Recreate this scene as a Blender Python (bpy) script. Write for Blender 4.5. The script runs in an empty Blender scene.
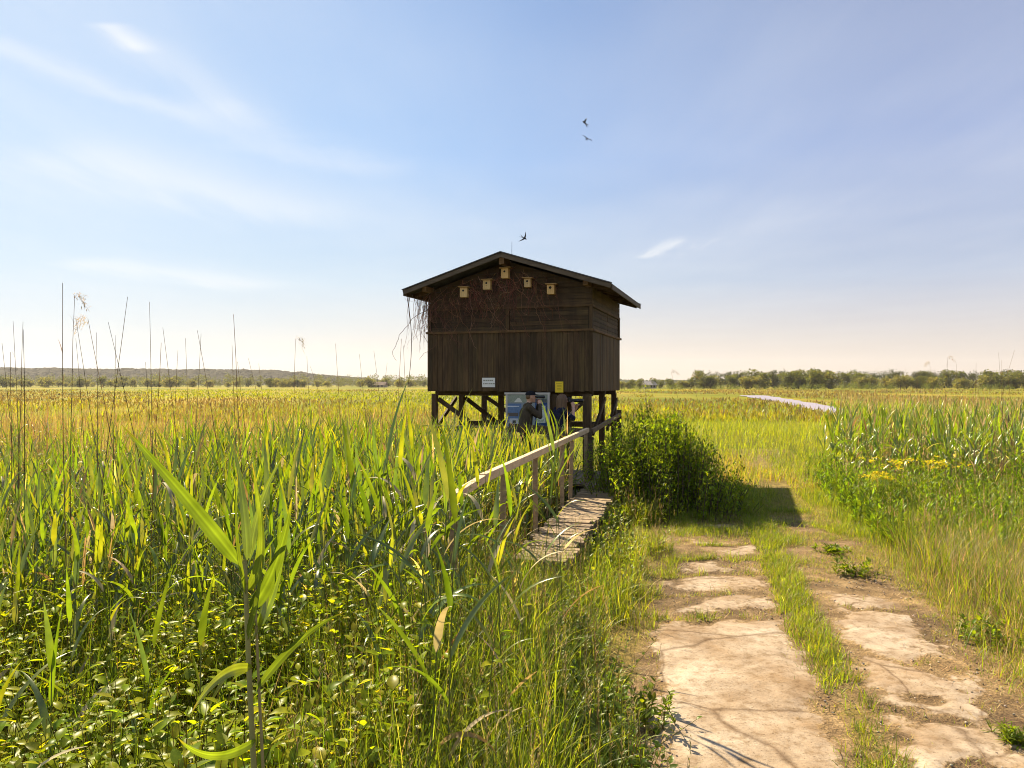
import bpy, math, numpy as np
from mathutils import Vector, Matrix
R = np.random.default_rng(11)
rad = math.radians
scene = bpy.context.scene
COL = scene.collection
F, HC = 760.0, 2.2                       # focal length in pixels, camera height

# ------------------------------------------------------------------ helpers
def tag(o, label=None, cat=None, group=None, kind=None):
    if label: o['label'] = label
    if cat: o['category'] = cat
    if group: o['group'] = group
    if kind: o['kind'] = kind
    return o

def empty(name, loc=(0, 0, 0), rz=0.0):
    o = bpy.data.objects.new(name, None); COL.objects.link(o)
    o.empty_display_size = 0.2
    o.location = loc; o.rotation_euler = (0, 0, rz)
    return o

def grid_faces(n, rows, cols, wrap=False):
    cc = cols if wrap else cols - 1
    r, c = np.meshgrid(np.arange(rows - 1), np.arange(cc), indexing='ij')
    c2 = (c + 1) % cols
    q = np.stack([r * cols + c, r * cols + c2, (r + 1) * cols + c2, (r + 1) * cols + c], -1).reshape(-1, 4)
    return (q[None] + (np.arange(n) * rows * cols)[:, None, None]).reshape(-1, 4)

class Acc:
    """collects quads, one mesh object at the end"""
    def __init__(s): s.V = []; s.Q = []; s.C = []; s.M = []; s.n = 0
    def add(s, V, Q, col=(1, 1, 1), m=0):
        V = np.asarray(V, float).reshape(-1, 3); Q = np.asarray(Q, int).reshape(-1, 4)
        C = np.asarray(col, float)
        if C.ndim == 1: C = np.broadcast_to(C, (len(V), 3))
        s.V.append(V); s.Q.append(Q + s.n); s.C.append(C); s.M.append(np.broadcast_to(np.asarray(m), (len(Q),))); s.n += len(V)
        return s
    def box(s, c, size, col=(1, 1, 1), rot=None, m=0):
        h = np.array(size) / 2
        v = np.array([[x, y, z] for z in (-1, 1) for y in (-1, 1) for x in (-1, 1)]) * h
        if rot is not None: v = v @ np.array(rot).T
        q = [[0, 2, 3, 1], [4, 5, 7, 6], [0, 1, 5, 4], [2, 6, 7, 3], [0, 4, 6, 2], [1, 3, 7, 5]]
        return s.add(v + np.array(c), q, col, m)
    def beam(s, a, b, w, h, col=(1, 1, 1), m=0, up=(0, 0, 1)):
        a = np.array(a, float); b = np.array(b, float); d = b - a; L = np.linalg.norm(d); d /= L
        up = np.array(up, float)
        if abs(d @ up) > .98: up = np.array([0., 1, 0])
        sd = np.cross(d, up); sd /= np.linalg.norm(sd); u2 = np.cross(sd, d)
        return s.box((a + b) / 2, (L, w, h), col, np.stack([d, sd, u2], 1), m)
    def tube(s, P, r, k=6, col=(1, 1, 1), m=0):
        V, Q = tubes(np.array(P, float)[None], np.broadcast_to(np.asarray(r, float), (len(P),))[None], k)
        return s.add(V, Q, col, m)
    def ball(s, c, r, col=(1, 1, 1), m=0, rot=None, k=12):
        th = np.linspace(0.02, math.pi - .02, k // 2 + 2)
        V = lathe(np.sin(th), -np.cos(th), k) * np.broadcast_to(np.asarray(r, float), (3,))
        if rot is not None: V = V @ np.array(rot).T
        s.add(V + np.array(c), grid_faces(1, len(th), k, True), col, m)
        return s
    def capsule(s, a, b, ra, rb, col=(1, 1, 1), m=0, k=12):
        a = np.array(a, float); b = np.array(b, float)
        d = b - a; L = np.linalg.norm(d); d /= L
        t = np.linspace(0.03, math.pi / 2, 5)
        rr = np.concatenate([ra * np.sin(t), rb * np.cos(t[::-1][::-1] - t[0] if False else np.linspace(0, math.pi / 2 - .03, 5))])
        zz = np.concatenate([-ra * np.cos(t), L + rb * np.sin(np.linspace(0, math.pi / 2 - .03, 5))])
        V = lathe(rr, zz, k)
        ref = np.array([0, 0, 1.]) if abs(d[2]) < .9 else np.array([1., 0, 0])
        x = np.cross(ref, d); x /= np.linalg.norm(x); y = np.cross(d, x)
        s.add(V @ np.stack([x, y, d], 0) + a, grid_faces(1, len(rr), k, True), col, m)
        return s
    def build(s, name, mats, parent=None, smooth=False, bevel=0, loc=None):
        V = np.concatenate(s.V); Q = np.concatenate(s.Q); C = np.concatenate(s.C); M = np.concatenate(s.M)
        me = bpy.data.meshes.new(name)
        me.vertices.add(len(V)); me.vertices.foreach_set('co', V.astype(np.float32).ravel())
        me.loops.add(Q.size); me.loops.foreach_set('vertex_index', Q.astype(np.int32).ravel())
        me.polygons.add(len(Q)); me.polygons.foreach_set('loop_start', np.arange(0, Q.size, 4, dtype=np.int32))
        me.polygons.foreach_set('material_index', M.astype(np.int32))
        me.polygons.foreach_set('use_smooth', np.full(len(Q), bool(smooth)))
        at = me.attributes.new('col', 'FLOAT_COLOR', 'POINT')
        at.data.foreach_set('color', np.concatenate([C, np.ones((len(C), 1))], 1).astype(np.float32).ravel())
        me.update(calc_edges=True)
        for m in (mats if isinstance(mats, (list, tuple)) else [mats]): me.materials.append(m)
        o = bpy.data.objects.new(name, me); COL.objects.link(o)
        if parent is not None: o.parent = parent
        if loc is not None: o.location = loc
        if bevel:
            b = o.modifiers.new('bevel', 'BEVEL'); b.width = bevel; b.segments = 2; b.limit_method = 'ANGLE'
        return o

def lathe(r, z, k):
    a = np.linspace(0, 2 * math.pi, k, endpoint=False)
    r = np.asarray(r)[:, None]; z = np.asarray(z)[:, None]
    return np.stack([r * np.cos(a), r * np.sin(a), np.broadcast_to(z, (len(r), k))], -1).reshape(-1, 3)

def tubes(P, r, k=3):
    """P (n,rows,3) centre lines, r (n,rows)"""
    n, rows, _ = P.shape
    t = np.gradient(P, axis=1); t /= np.linalg.norm(t, axis=2, keepdims=True) + 1e-9
    ref = np.where((np.abs(t[..., 2:3]) > .8).any(axis=1, keepdims=True), np.array([1., .13, 0]), np.array([0, 0, 1.]))
    a = np.cross(t, ref); a /= np.linalg.norm(a, axis=2, keepdims=True) + 1e-9
    b = np.cross(t, a)
    ang = np.linspace(0, 2 * math.pi, k, endpoint=False)
    V = P[:, :, None] + r[:, :, None, None] * (np.cos(ang)[:, None] * a[:, :, None] + np.sin(ang)[:, None] * b[:, :, None])
    return V.reshape(-1, 3), grid_faces(n, rows, k, True)

PROF = {
    'grass': lambda s: np.minimum(1, .75 + s) * (1 - s ** 1.6),
    'reed': lambda s: (1 - np.exp(-s * 11)) * (1 - s) ** .75 * 1.25 + .10 * (1 - s),
    'ovate': lambda s: np.sin(np.pi * np.clip(s, 0, 1) ** .72) ** .85,
    'oval': lambda s: np.sin(np.pi * s) ** .6,
}
def blades(p, az, L, w, t0, c, nseg=4, prof='grass', fold=0.0, twist=None, curl=1.3):
    """N leaf or grass blades; angles from the vertical. returns verts, quads, verts per blade"""
    n = len(p); s = np.linspace(0, 1, nseg + 1)
    B = lambda x: np.broadcast_to(np.asarray(x, float), (n,))
    az, L, w, t0, c = map(B, (az, L, w, t0, c))
    sm = (s[1:] + s[:-1]) / 2
    th = t0[:, None] + c[:, None] * sm ** curl
    r = np.concatenate([np.zeros((n, 1)), np.cumsum(np.sin(th), 1)], 1) * (L / nseg)[:, None]
    z = np.concatenate([np.zeros((n, 1)), np.cumsum(np.cos(th), 1)], 1) * (L / nseg)[:, None]
    ca, sa = np.cos(az)[:, None], np.sin(az)[:, None]
    ctr = np.stack([r * ca, r * sa, z], -1) + np.asarray(p, float)[:, None]
    thv = t0[:, None] + c[:, None] * s ** curl
    nor = np.stack([-np.cos(thv) * ca, -np.cos(thv) * sa, np.sin(thv)], -1)
    sd = np.broadcast_to(np.stack([-sa, ca, np.zeros_like(sa)], -1), nor.shape)
    if twist is not None:
        tw = B(twist)[:, None] * s
        tw = tw[..., None]
        sd, nor = sd * np.cos(tw) + nor * np.sin(tw), nor * np.cos(tw) - sd * np.sin(tw)
    hw = (PROF[prof](s)[None] * w[:, None] / 2)[..., None]
    hw = np.maximum(hw, .0004)
    if fold:
        V = np.stack([ctr + sd * hw + nor * hw * fold, ctr, ctr - sd * hw + nor * hw * fold], 2); cols = 3
    else:
        V = np.stack([ctr + sd * hw, ctr - sd * hw], 2); cols = 2
    return V.reshape(-1, 3), grid_faces(n, nseg + 1, cols), (nseg + 1) * cols

def strawy(c, nq, off=0):
    "straw coloured blades take the straw material"
    return off + np.repeat((c[:, 0] > c[:, 1] * 1.12).astype(int), nq // len(c))
def rep(c, k): return np.repeat(np.asarray(c), k, axis=0)
def U(a, b, n=None): return R.uniform(a, b, n)

def palette(n, cols, wts=None, jit=.18):
    cols = np.array(cols); i = R.choice(len(cols), n, p=None if wts is None else np.array(wts) / np.sum(wts))
    return np.clip(cols[i] * (1 + R.normal(0, jit, (n, 1))) * (1 + R.normal(0, jit * .35, (n, 3))), .004, 4)

_lat = R.random((256, 256))
def vnoise(x, y):
    x = np.asarray(x, float); y = np.asarray(y, float)
    xi = np.floor(x).astype(int); yi = np.floor(y).astype(int)
    fx = x - xi; fy = y - yi; fx = fx * fx * (3 - 2 * fx); fy = fy * fy * (3 - 2 * fy)
    g = lambda i, j: _lat[i % 256, j % 256]
    return (g(xi, yi) * (1 - fx) + g(xi + 1, yi) * fx) * (1 - fy) + (g(xi, yi + 1) * (1 - fx) + g(xi + 1, yi + 1) * fx) * fy
def fbm(x, y, o=4):
    t = 0; a = .5; 
    for i in range(o): t = t + a * vnoise(x * 2 ** i + 17.3 * i, y * 2 ** i + 5.1 * i); a *= .5
    return t / (1 - .5 ** o)
def sstep(a, b, x):
    t = np.clip((x - a) / (b - a), 0, 1); return t * t * (3 - 2 * t)

SLOPE = .239
def road_lat(x, y):
    "distance to the right of the middle of the track"
    yy = np.asarray(y, float)
    bend = 0.0028 * np.clip(yy - 18, 0, 60) ** 2
    return x - (2.0 + SLOPE * (yy - 4.35) - bend * .0)
def ground_z(x, y):
    x = np.asarray(x, float); y = np.asarray(y, float)
    d = road_lat(x, y)
    far = sstep(25, 60, np.hypot(x, y))
    z = -.32 * sstep(-1.5, -4.2, d) - .14 * sstep(1.7, 3.6, d)
    z = z * (1 - far) - .3 * far
    z = z + (fbm(x * .9, y * .9, 3) - .5) * .10 * (sstep(1.2, 2.2, np.abs(d)) * (1 - far) + .1)
    return z
def track_z(x, y):
    return ground_z(x, y)

def rail_x(y): return .08 + .235 * (np.asarray(y, float) - 8.7)      # left edge of the boardwalk

def px(u, v, Y): return np.array([(u - 512) / F * Y, Y, HC + (384 - v) / F * Y])

# ------------------------------------------------------------------ materials
def mat(name):
    m = bpy.data.materials.new(name); m.use_nodes = True
    nt = m.node_tree; nt.nodes.clear()
    out = nt.nodes.new('ShaderNodeOutputMaterial')
    return m, nt, out
def N(nt, t, **kw):
    n = nt.nodes.new(t)
    for k, v in kw.items():
        if k.startswith('i_'):
            n.inputs[k[2:].replace('_', ' ')].default_value = v
        else: setattr(n, k, v)
    return n
def L(nt, a, b): nt.links.new(a, b)
def mixc(nt, a, b, f, mode='MIX'):
    n = nt.nodes.new('ShaderNodeMix'); n.data_type = 'RGBA'; n.blend_type = mode
    for sock, v in ((n.inputs[0], f), (n.inputs[6], a), (n.inputs[7], b)):
        if hasattr(v, 'node'): nt.links.new(v, sock)
        elif isinstance(v, (int, float)): sock.default_value = v
        else: sock.default_value = (*v, 1)
    return n.outputs[2]
def math_(nt, op, a, b=None, c=None):
    n = nt.nodes.new('ShaderNodeMath'); n.operation = op
    for i, v in enumerate((a, b, c)):
        if v is None: continue
        if hasattr(v, 'node'): nt.links.new(v, n.inputs[i])
        else: n.inputs[i].default_value = v
    return n.outputs[0]
def ramp(nt, f, stops):
    n = nt.nodes.new('ShaderNodeValToRGB'); e = n.color_ramp.elements
    e[0].position, e[0].color = stops[0][0], (*stops[0][1], 1)
    e[1].position, e[1].color = stops[-1][0], (*stops[-1][1], 1)
    for p, c in stops[1:-1]:
        k = e.new(p); k.color = (*c, 1)
    nt.links.new(f, n.inputs[0]); return n.outputs[0]

def leaf_mat(name, trans=.45, gain=(1.9, 1.75, .9), rough=.42, spec=.35, noise=25):
    """leaf: its own colour from the 'col' attribute, thin, lets light through"""
    m, nt, out = mat(name)
    at = N(nt, 'ShaderNodeAttribute', attribute_name='col')
    tc = N(nt, 'ShaderNodeTexCoord')
    nz = N(nt, 'ShaderNodeTexNoise', i_Scale=noise, i_Detail=2.0); L(nt, tc.outputs['Object'], nz.inputs['Vector'])
    base = mixc(nt, at.outputs['Color'], ramp(nt, nz.outputs[0], [(.3, (.66, .68, .62)), (.7, (1.28, 1.22, 1.1))]), 1.0, 'MULTIPLY')
    pb = N(nt, 'ShaderNodeBsdfDiffuse'); L(nt, base, pb.inputs['Color'])
    tr = N(nt, 'ShaderNodeBsdfTranslucent'); L(nt, mixc(nt, base, gain, 1.0, 'MULTIPLY'), tr.inputs['Color'])
    mx = N(nt, 'ShaderNodeMixShader'); mx.inputs[0].default_value = trans
    L(nt, pb.outputs[0], mx.inputs[1]); L(nt, tr.outputs[0], mx.inputs[2])
    gs = N(nt, 'ShaderNodeBsdfGlossy'); gs.inputs['Roughness'].default_value = rough; gs.inputs['Color'].default_value = (1, 1, .95, 1)
    m2 = N(nt, 'ShaderNodeMixShader'); m2.inputs[0].default_value = spec * .12
    L(nt, mx.outputs[0], m2.inputs[1]); L(nt, gs.outputs[0], m2.inputs[2]); L(nt, m2.outputs[0], out.inputs[0])
    return m
def simple_mat(name, col, rough=.6, spec=.4, var=.25, scale=(8, 8, 8), bump=0.0, attr=True, metal=0.0):
    m, nt, out = mat(name)
    tc = N(nt, 'ShaderNodeTexCoord'); mp = N(nt, 'ShaderNodeMapping'); mp.inputs['Scale'].default_value = scale
    L(nt, tc.outputs['Object'], mp.inputs[0])
    nz = N(nt, 'ShaderNodeTexNoise', i_Scale=1.0, i_Detail=6.0, i_Roughness=.65); L(nt, mp.outputs[0], nz.inputs['Vector'])
    c = mixc(nt, col, ramp(nt, nz.outputs[0], [(.25, (1 - var * 1.6,) * 3), (.75, (1 + var * 1.6,) * 3)]), 1.0, 'MULTIPLY')
    if 'dark_wood' in name:                              # weather streaks, green at the foot
        m2 = N(nt, 'ShaderNodeMapping'); m2.inputs['Scale'].default_value = (2.6, 2.6, .55); L(nt, tc.outputs['Object'], m2.inputs[0])
        n2 = N(nt, 'ShaderNodeTexNoise', i_Scale=1.0, i_Detail=7.0, i_Roughness=.7); L(nt, m2.outputs[0], n2.inputs['Vector'])
        c = mixc(nt, c, ramp(nt, n2.outputs[0], [(.34, (.62, .60, .60)), (.5, (1, 1, 1)), (.62, (1.25, 1.3, 1.15)), (.72, (1.9, 1.85, 1.7))]), 1.0, 'MULTIPLY')
    if attr:
        at = N(nt, 'ShaderNodeAttribute', attribute_name='col'); c = mixc(nt, c, at.outputs['Color'], 1.0, 'MULTIPLY')
    pb = N(nt, 'ShaderNodeBsdfPrincipled'); L(nt, c, pb.inputs['Base Color'])
    pb.inputs['Roughness'].default_value = rough; pb.inputs['Specular IOR Level'].default_value = spec; pb.inputs['Metallic'].default_value = metal
    if bump:
        b = N(nt, 'ShaderNodeBump'); b.inputs['Strength'].default_value = bump; b.inputs['Distance'].default_value = .01
        L(nt, nz.outputs[0], b.inputs['Height']); L(nt, b.outputs[0], pb.inputs['Normal'])
    L(nt, pb.outputs[0], out.inputs[0])
    return m

M_REED = leaf_mat('reed_leaf', .52, (2.5, 2.1, .65), rough=.32, spec=.42, noise=12)
M_GRASS = leaf_mat('grass_blade', .55, (2.6, 2.3, .7), rough=.45, spec=.22, noise=6)
M_BROAD = leaf_mat('broad_leaf', .50, (2.7, 2.4, .5), rough=.35, spec=.10, noise=30)
M_DRY = leaf_mat('dry_straw', .35, (1.5, 1.3, .9), rough=.6, spec=.25, noise=9)
M_CROWN = leaf_mat('tree_foliage', .45, (2.0, 1.8, .8), rough=.6, spec=.2, noise=.4)
M_FLOWER = leaf_mat('yellow_flower', .4, (1.2, 1.1, .6), rough=.6, spec=.2)
M_DARKV = simple_mat('dark_wood_upright', (.078, .045, .018), .75, .25, .38, (22, 22, 1.6), .4)
M_DARKH = simple_mat('dark_wood_level', (.068, .040, .0165), .75, .25, .38, (1.8, 1.8, 24), .4)
M_RAIL = simple_mat('pale_rail_wood', (.62, .44, .26), .7, .3, .2, (14, 3, 20), .4)
M_GREYW = simple_mat('weathered_wood', (.21, .16, .11), .8, .25, .32, (9, 5, 14), .5)
M_FASCIA = simple_mat('fascia_wood', (.12, .085, .05), .7, .3, .25, (3, 3, 20), .3)
M_ROOF = simple_mat('roofing_felt', (.07, .065, .06), .9, .2, .3, (6, 6, 6), .3)
M_TWIG = simple_mat('dry_twig', (.10, .067, .050), .8, .2, .3, (9, 9, 9))
M_NEST = simple_mat('nest_box_wood', (.72, .47, .19), .7, .3, .12, (30, 30, 6))
M_BLACK = simple_mat('black_hole', (.006, .005, .004), .8, .2, .1)
M_STEM = simple_mat('green_stem', (1, 1, 1), .6, .08, .2, (9, 9, 5))
M_BARK = simple_mat('bark', (.07, .05, .035), .9, .2, .3, (3, 3, 1))
M_PAPERW = simple_mat('white_sign', (.78, .74, .66), .5, .4, .05)
M_YELLOW = simple_mat('yellow_sign', (.85, .58, .015), .5, .4, .05)
M_INK = simple_mat('grey_ink', (.32, .30, .23), .6, .3, .1)
M_SKIN = simple_mat('skin', (.52, .29, .19), .5, .4, .06, attr=False)
M_JACKET = simple_mat('olive_jacket', (.062, .046, .028), .85, .2, .15, (12, 12, 12), .3, attr=False)
M_NAVY = simple_mat('navy_shirt', (.010, .012, .032), .85, .2, .15, (12, 12, 12), .3, attr=False)
M_TROUSER = simple_mat('dark_trousers', (.018, .018, .022), .85, .2, .15, attr=False)
M_SHOE = simple_mat('dark_shoe', (.02, .016, .013), .6, .3, .1, attr=False)
M_CAP = simple_mat('black_cap', (.008, .008, .011), .8, .2, .1)
M_HAIR = simple_mat('brown_hair', (.12, .062, .026), .5, .4, .3, (40, 40, 8), .4)
M_GADGET = simple_mat('black_gadget', (.01, .01, .01), .35, .5, .1)
M_BIRD = simple_mat('dark_plumage', (.012, .012, .016), .6, .3, .1)
M_STONE = simple_mat('pebble', (.3, .25, .2), .8, .3, .3)

# ------------------------------------------------------------------ camera, light, sky
cam = bpy.data.cameras.new('camera'); cam.lens = F / 1024 * 36; cam.sensor_width = 36; cam.clip_start = .05; cam.clip_end = 12000
co = bpy.data.objects.new('camera', cam); COL.objects.link(co)
co.location = (0, 0, HC); co.rotation_euler = (rad(90), 0, 0)
scene.camera = co
SUN_AZ, SUN_EL = 31.0, 42.0            # degrees left of straight ahead, above the horizon
sv = Vector((-math.sin(rad(SUN_AZ)) * math.cos(rad(SUN_EL)), math.cos(rad(SUN_AZ)) * math.cos(rad(SUN_EL)), math.sin(rad(SUN_EL))))
sl = bpy.data.lights.new('sun', 'SUN'); sl.energy = 5.0; sl.angle = rad(.5); sl.color = (1.0, .86, .58)
so = bpy.data.objects.new('sun', sl); COL.objects.link(so); so.rotation_euler = (-sv).to_track_quat('-Z', 'Y').to_euler()
so.location = (-20, 30, 40)
w = bpy.data.worlds.new('World'); scene.world = w; w.use_nodes = True
nt = w.node_tree; nt.nodes.clear()
wo = N(nt, 'ShaderNodeOutputWorld'); bg = N(nt, 'ShaderNodeBackground'); L(nt, bg.outputs[0], wo.inputs[0])
sky = N(nt, 'ShaderNodeTexSky'); sky.sky_type = 'NISHITA'; sky.sun_disc = False
sky.sun_elevation = rad(SUN_EL); sky.sun_rotation = rad(-SUN_AZ)
sky.air_density = 1.0; sky.dust_density = .35; sky.ozone_density = 1.5; sky.altitude = 50
bg.inputs[1].default_value = .06
tc = N(nt, 'ShaderNodeTexCoord'); sp = N(nt, 'ShaderNodeSeparateXYZ'); L(nt, tc.outputs['Generated'], sp.inputs[0])
zc = math_(nt, 'MAXIMUM', sp.outputs[2], .012)
PX = math_(nt, 'DIVIDE', sp.outputs[0], zc); PY = math_(nt, 'DIVIDE', sp.outputs[1], zc)
pv = N(nt, 'ShaderNodeCombineXYZ'); L(nt, PX, pv.inputs[0]); L(nt, PY, pv.inputs[1])
def sky_noise(sc, rz, st, detail=5, rough=.6):
    mp = N(nt, 'ShaderNodeMapping'); mp.inputs['Rotation'].default_value = (0, 0, rz); mp.inputs['Scale'].default_value = (sc, sc * st, 1)
    L(nt, pv.outputs[0], mp.inputs[0])
    n = N(nt, 'ShaderNodeTexNoise', i_Scale=1.0, i_Detail=float(detail), i_Roughness=rough); L(nt, mp.outputs[0], n.inputs['Vector'])
    return n.outputs[0]
def streak(p0, p1, wd0, amp, nz, nzamt=.35):
    "soft cirrus band between two points of the cloud layer"
    ax, ay = p0; bx, by = p1; dx, dy = bx - ax, by - ay; l2 = dx * dx + dy * dy; l = math.sqrt(l2)
    rx = math_(nt, 'SUBTRACT', PX, ax); ry = math_(nt, 'SUBTRACT', PY, ay)
    t = math_(nt, 'DIVIDE', math_(nt, 'ADD', math_(nt, 'MULTIPLY', rx, dx), math_(nt, 'MULTIPLY', ry, dy)), l2)
    d = math_(nt, 'DIVIDE', math_(nt, 'SUBTRACT', math_(nt, 'MULTIPLY', rx, dy), math_(nt, 'MULTIPLY', ry, dx)), l)
    d = math_(nt, 'ADD', d, math_(nt, 'MULTIPLY', math_(nt, 'SUBTRACT', nz, .5), nzamt))
    g = math_(nt, 'POWER', 2.718, math_(nt, 'MULTIPLY', math_(nt, 'POWER', math_(nt, 'ABSOLUTE', math_(nt, 'DIVIDE', d, wd0)), 2.0), -1.0))
    e = N(nt, 'ShaderNodeMapRange', interpolation_type='SMOOTHSTEP'); e.inputs[1].default_value = -.12; e.inputs[2].default_value = .10; L(nt, t, e.inputs[0])
    e2 = N(nt, 'ShaderNodeMapRange', interpolation_type='SMOOTHSTEP'); e2.inputs[1].default_value = 1.15; e2.inputs[2].default_value = .75; L(nt, t, e2.inputs[0])
    return math_(nt, 'MULTIPLY', math_(nt, 'MULTIPLY', math_(nt, 'MULTIPLY', g, e.outputs[0]), e2.outputs[0]), amp)
def cp(u, v): return ((u - 512) / (384 - v), F / (384 - v))
n1 = sky_noise(1.6, .6, 1.0); n2 = sky_noise(2.2, -1.05, .22, 6, .62); n3 = sky_noise(.35, .3, .8, 3)
cl = streak(cp(-120, 10), cp(200, 118), .075, .26, n1, .3)
cl = math_(nt, 'ADD', cl, streak(cp(180, 108), cp(385, 175), .16, .20, n1, .6))
cl = math_(nt, 'ADD', cl, streak(cp(108, 24), cp(140, 52), .045, .42, n2, .2))
cl = math_(nt, 'ADD', cl, streak(cp(128, 40), cp(260, 125), .11, .20, n2, .5))
cl = math_(nt, 'ADD', cl, streak(cp(648, 258), cp(690, 238), .11, .42, n2, .9))
cl = math_(nt, 'ADD', cl, streak(cp(60, 150), cp(330, 225), .40, .30, n2, .9))
cl = math_(nt, 'ADD', cl, streak(cp(80, 262), cp(270, 288), .5, .35, n2, 1.2))
thin = math_(nt, 'MULTIPLY', math_(nt, 'SUBTRACT', n3, .34), 1.3); thin = math_(nt, 'MULTIPLY', math_(nt, 'MAXIMUM', thin, 0.0), math_(nt, 'MINIMUM', math_(nt, 'MULTIPLY', sp.outputs[2], 5.0), 1.0))
thin = math_(nt, 'MULTIPLY', thin, math_(nt, 'ADD', math_(nt, 'MULTIPLY', n2, .8), .2))
cl = math_(nt, 'MULTIPLY', cl, math_(nt, 'ADD', math_(nt, 'MULTIPLY', n2, 1.1), .45))
cl = math_(nt, 'MINIMUM', math_(nt, 'ADD', cl, thin), .8)
el = math_(nt, 'MAXIMUM', sp.outputs[2], 0.0)
gl = ramp(nt, el, [(0, (.86, .74, .62)), (.05, (.80, .735, .68)), (.13, (.58, .72, .86)), (.28, (.33, .57, .95)), (.45, (.26, .46, .83)), (1, (.22, .36, .70))])
gr = ramp(nt, el, [(0, (.86, .70, .60)), (.05, (.74, .66, .64)), (.13, (.48, .56, .74)), (.28, (.29, .40, .71)), (.45, (.25, .33, .57)), (1, (.22, .32, .60))])
side_ = N(nt, 'ShaderNodeMapRange', interpolation_type='SMOOTHSTEP'); side_.inputs[1].default_value = -.25; side_.inputs[2].default_value = .55; L(nt, sp.outputs[0], side_.inputs[0])
haz = mixc(nt, mixc(nt, gl, gr, side_.outputs[0]), (6.3, 6.3, 6.3), 1.0, 'MULTIPLY')
lw_ = N(nt, 'ShaderNodeMapRange', interpolation_type='SMOOTHSTEP'); lw_.inputs[1].default_value = .15; lw_.inputs[2].default_value = -.75; L(nt, sp.outputs[0], lw_.inputs[0])
haz = mixc(nt, haz, (4.3, 5.5, 6.7), math_(nt, 'MULTIPLY', lw_.outputs[0], .55))
skyc = mixc(nt, mixc(nt, sky.outputs[0], haz, .92), (6.5, 6.55, 6.6), cl)
L(nt, skyc, bg.inputs[0])
SKY = sky; SKYC = bg
vs = scene.view_settings; vs.view_transform = 'Standard'; vs.look = 'None'; vs.exposure = 1.35; vs.gamma = 1.0; vs.use_curve_mapping = False
scene.cycles.max_bounces = 8; scene.cycles.diffuse_bounces = 3; scene.cycles.transmission_bounces = 4; scene.cycles.glossy_bounces = 2
scene.cycles.use_denoising = True; scene.cycles.denoiser = 'OPENIMAGEDENOISE'; scene.cycles.denoising_input_passes = 'RGB_ALBEDO_NORMAL'; scene.cycles.denoising_prefilter = 'ACCURATE'; scene.cycles.filter_width = 1.0

# ------------------------------------------------------------------ ground
def axis(lo, hi, fine_lo, fine_hi, step, grow=1.16):
    a = list(np.arange(fine_lo, fine_hi + 1e-6, step)); s = step
    while a[-1] < hi: s *= grow; a.append(min(a[-1] + s, hi))
    s = step
    while a[0] > lo: s *= grow; a.insert(0, max(a[0] - s, lo))
    return np.array(a)
gx = axis(-3000, 3000, -8, 12, .2); gy = axis(-300, 4000, -2, 24, .2)
GX, GY = np.meshgrid(gx, gy)
GZ = ground_z(GX, GY) - .03
a = Acc(); a.add(np.stack([GX, GY, GZ], -1), grid_faces(1, len(gy), len(gx)))
m, nt, out = mat('marsh_ground')
tc = N(nt, 'ShaderNodeTexCoord')
def gn(sc, d=5, stretch=(1, 1, 1)):
    mp = N(nt, 'ShaderNodeMapping'); mp.inputs['Scale'].default_value = stretch; L(nt, tc.outputs['Object'], mp.inputs[0])
    n = N(nt, 'ShaderNodeTexNoise', i_Scale=sc, i_Detail=float(d), i_Roughness=.62); L(nt, mp.outputs[0], n.inputs['Vector']); return n.outputs[0]
c1 = mixc(nt, ramp(nt, gn(.05, 7, (1, .3, 1)), [(.38, (.13, .145, .010)), (.5, (.21, .20, .013)), (.6, (.28, .215, .03))]), ramp(nt, gn(.012, 6, (1, .22, 1)), [(.42, (.72, .80, .7)), (.58, (1.2, 1.1, 1.0))]), 1.0, 'MULTIPLY')
c2 = ramp(nt, gn(6, 5), [(.35, (.6, .62, .5)), (.65, (1.25, 1.2, 1.1))])
cc = mixc(nt, c1, c2, 1.0, 'MULTIPLY')
dist = N(nt, 'ShaderNodeSeparateXYZ'); L(nt, tc.outputs['Object'], dist.inputs[0])
near = N(nt, 'ShaderNodeMapRange'); near.inputs[1].default_value = 14; near.inputs[2].default_value = 40; L(nt, dist.outputs[1], near.inputs[0])
soil = ramp(nt, gn(9, 6), [(.3, (.028, .024, .013)), (.55, (.06, .045, .022)), (.72, (.10, .075, .035))])
cc = mixc(nt, soil, cc, near.outputs[0])
pb = N(nt, 'ShaderNodeBsdfPrincipled'); pb.inputs['Roughness'].default_value = .95; pb.inputs['Specular IOR Level'].default_value = .1
L(nt, cc, pb.inputs['Base Color'])
bm = N(nt, 'ShaderNodeBump'); bm.inputs['Strength'].default_value = .8; bm.inputs['Distance'].default_value = .3; L(nt, gn(1.2, 8), bm.inputs['Height']); L(nt, bm.outputs[0], pb.inputs['Normal'])
L(nt, pb.outputs[0], out.inputs[0])
g = a.build('ground', m, smooth=True); tag(g, kind='structure')

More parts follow.
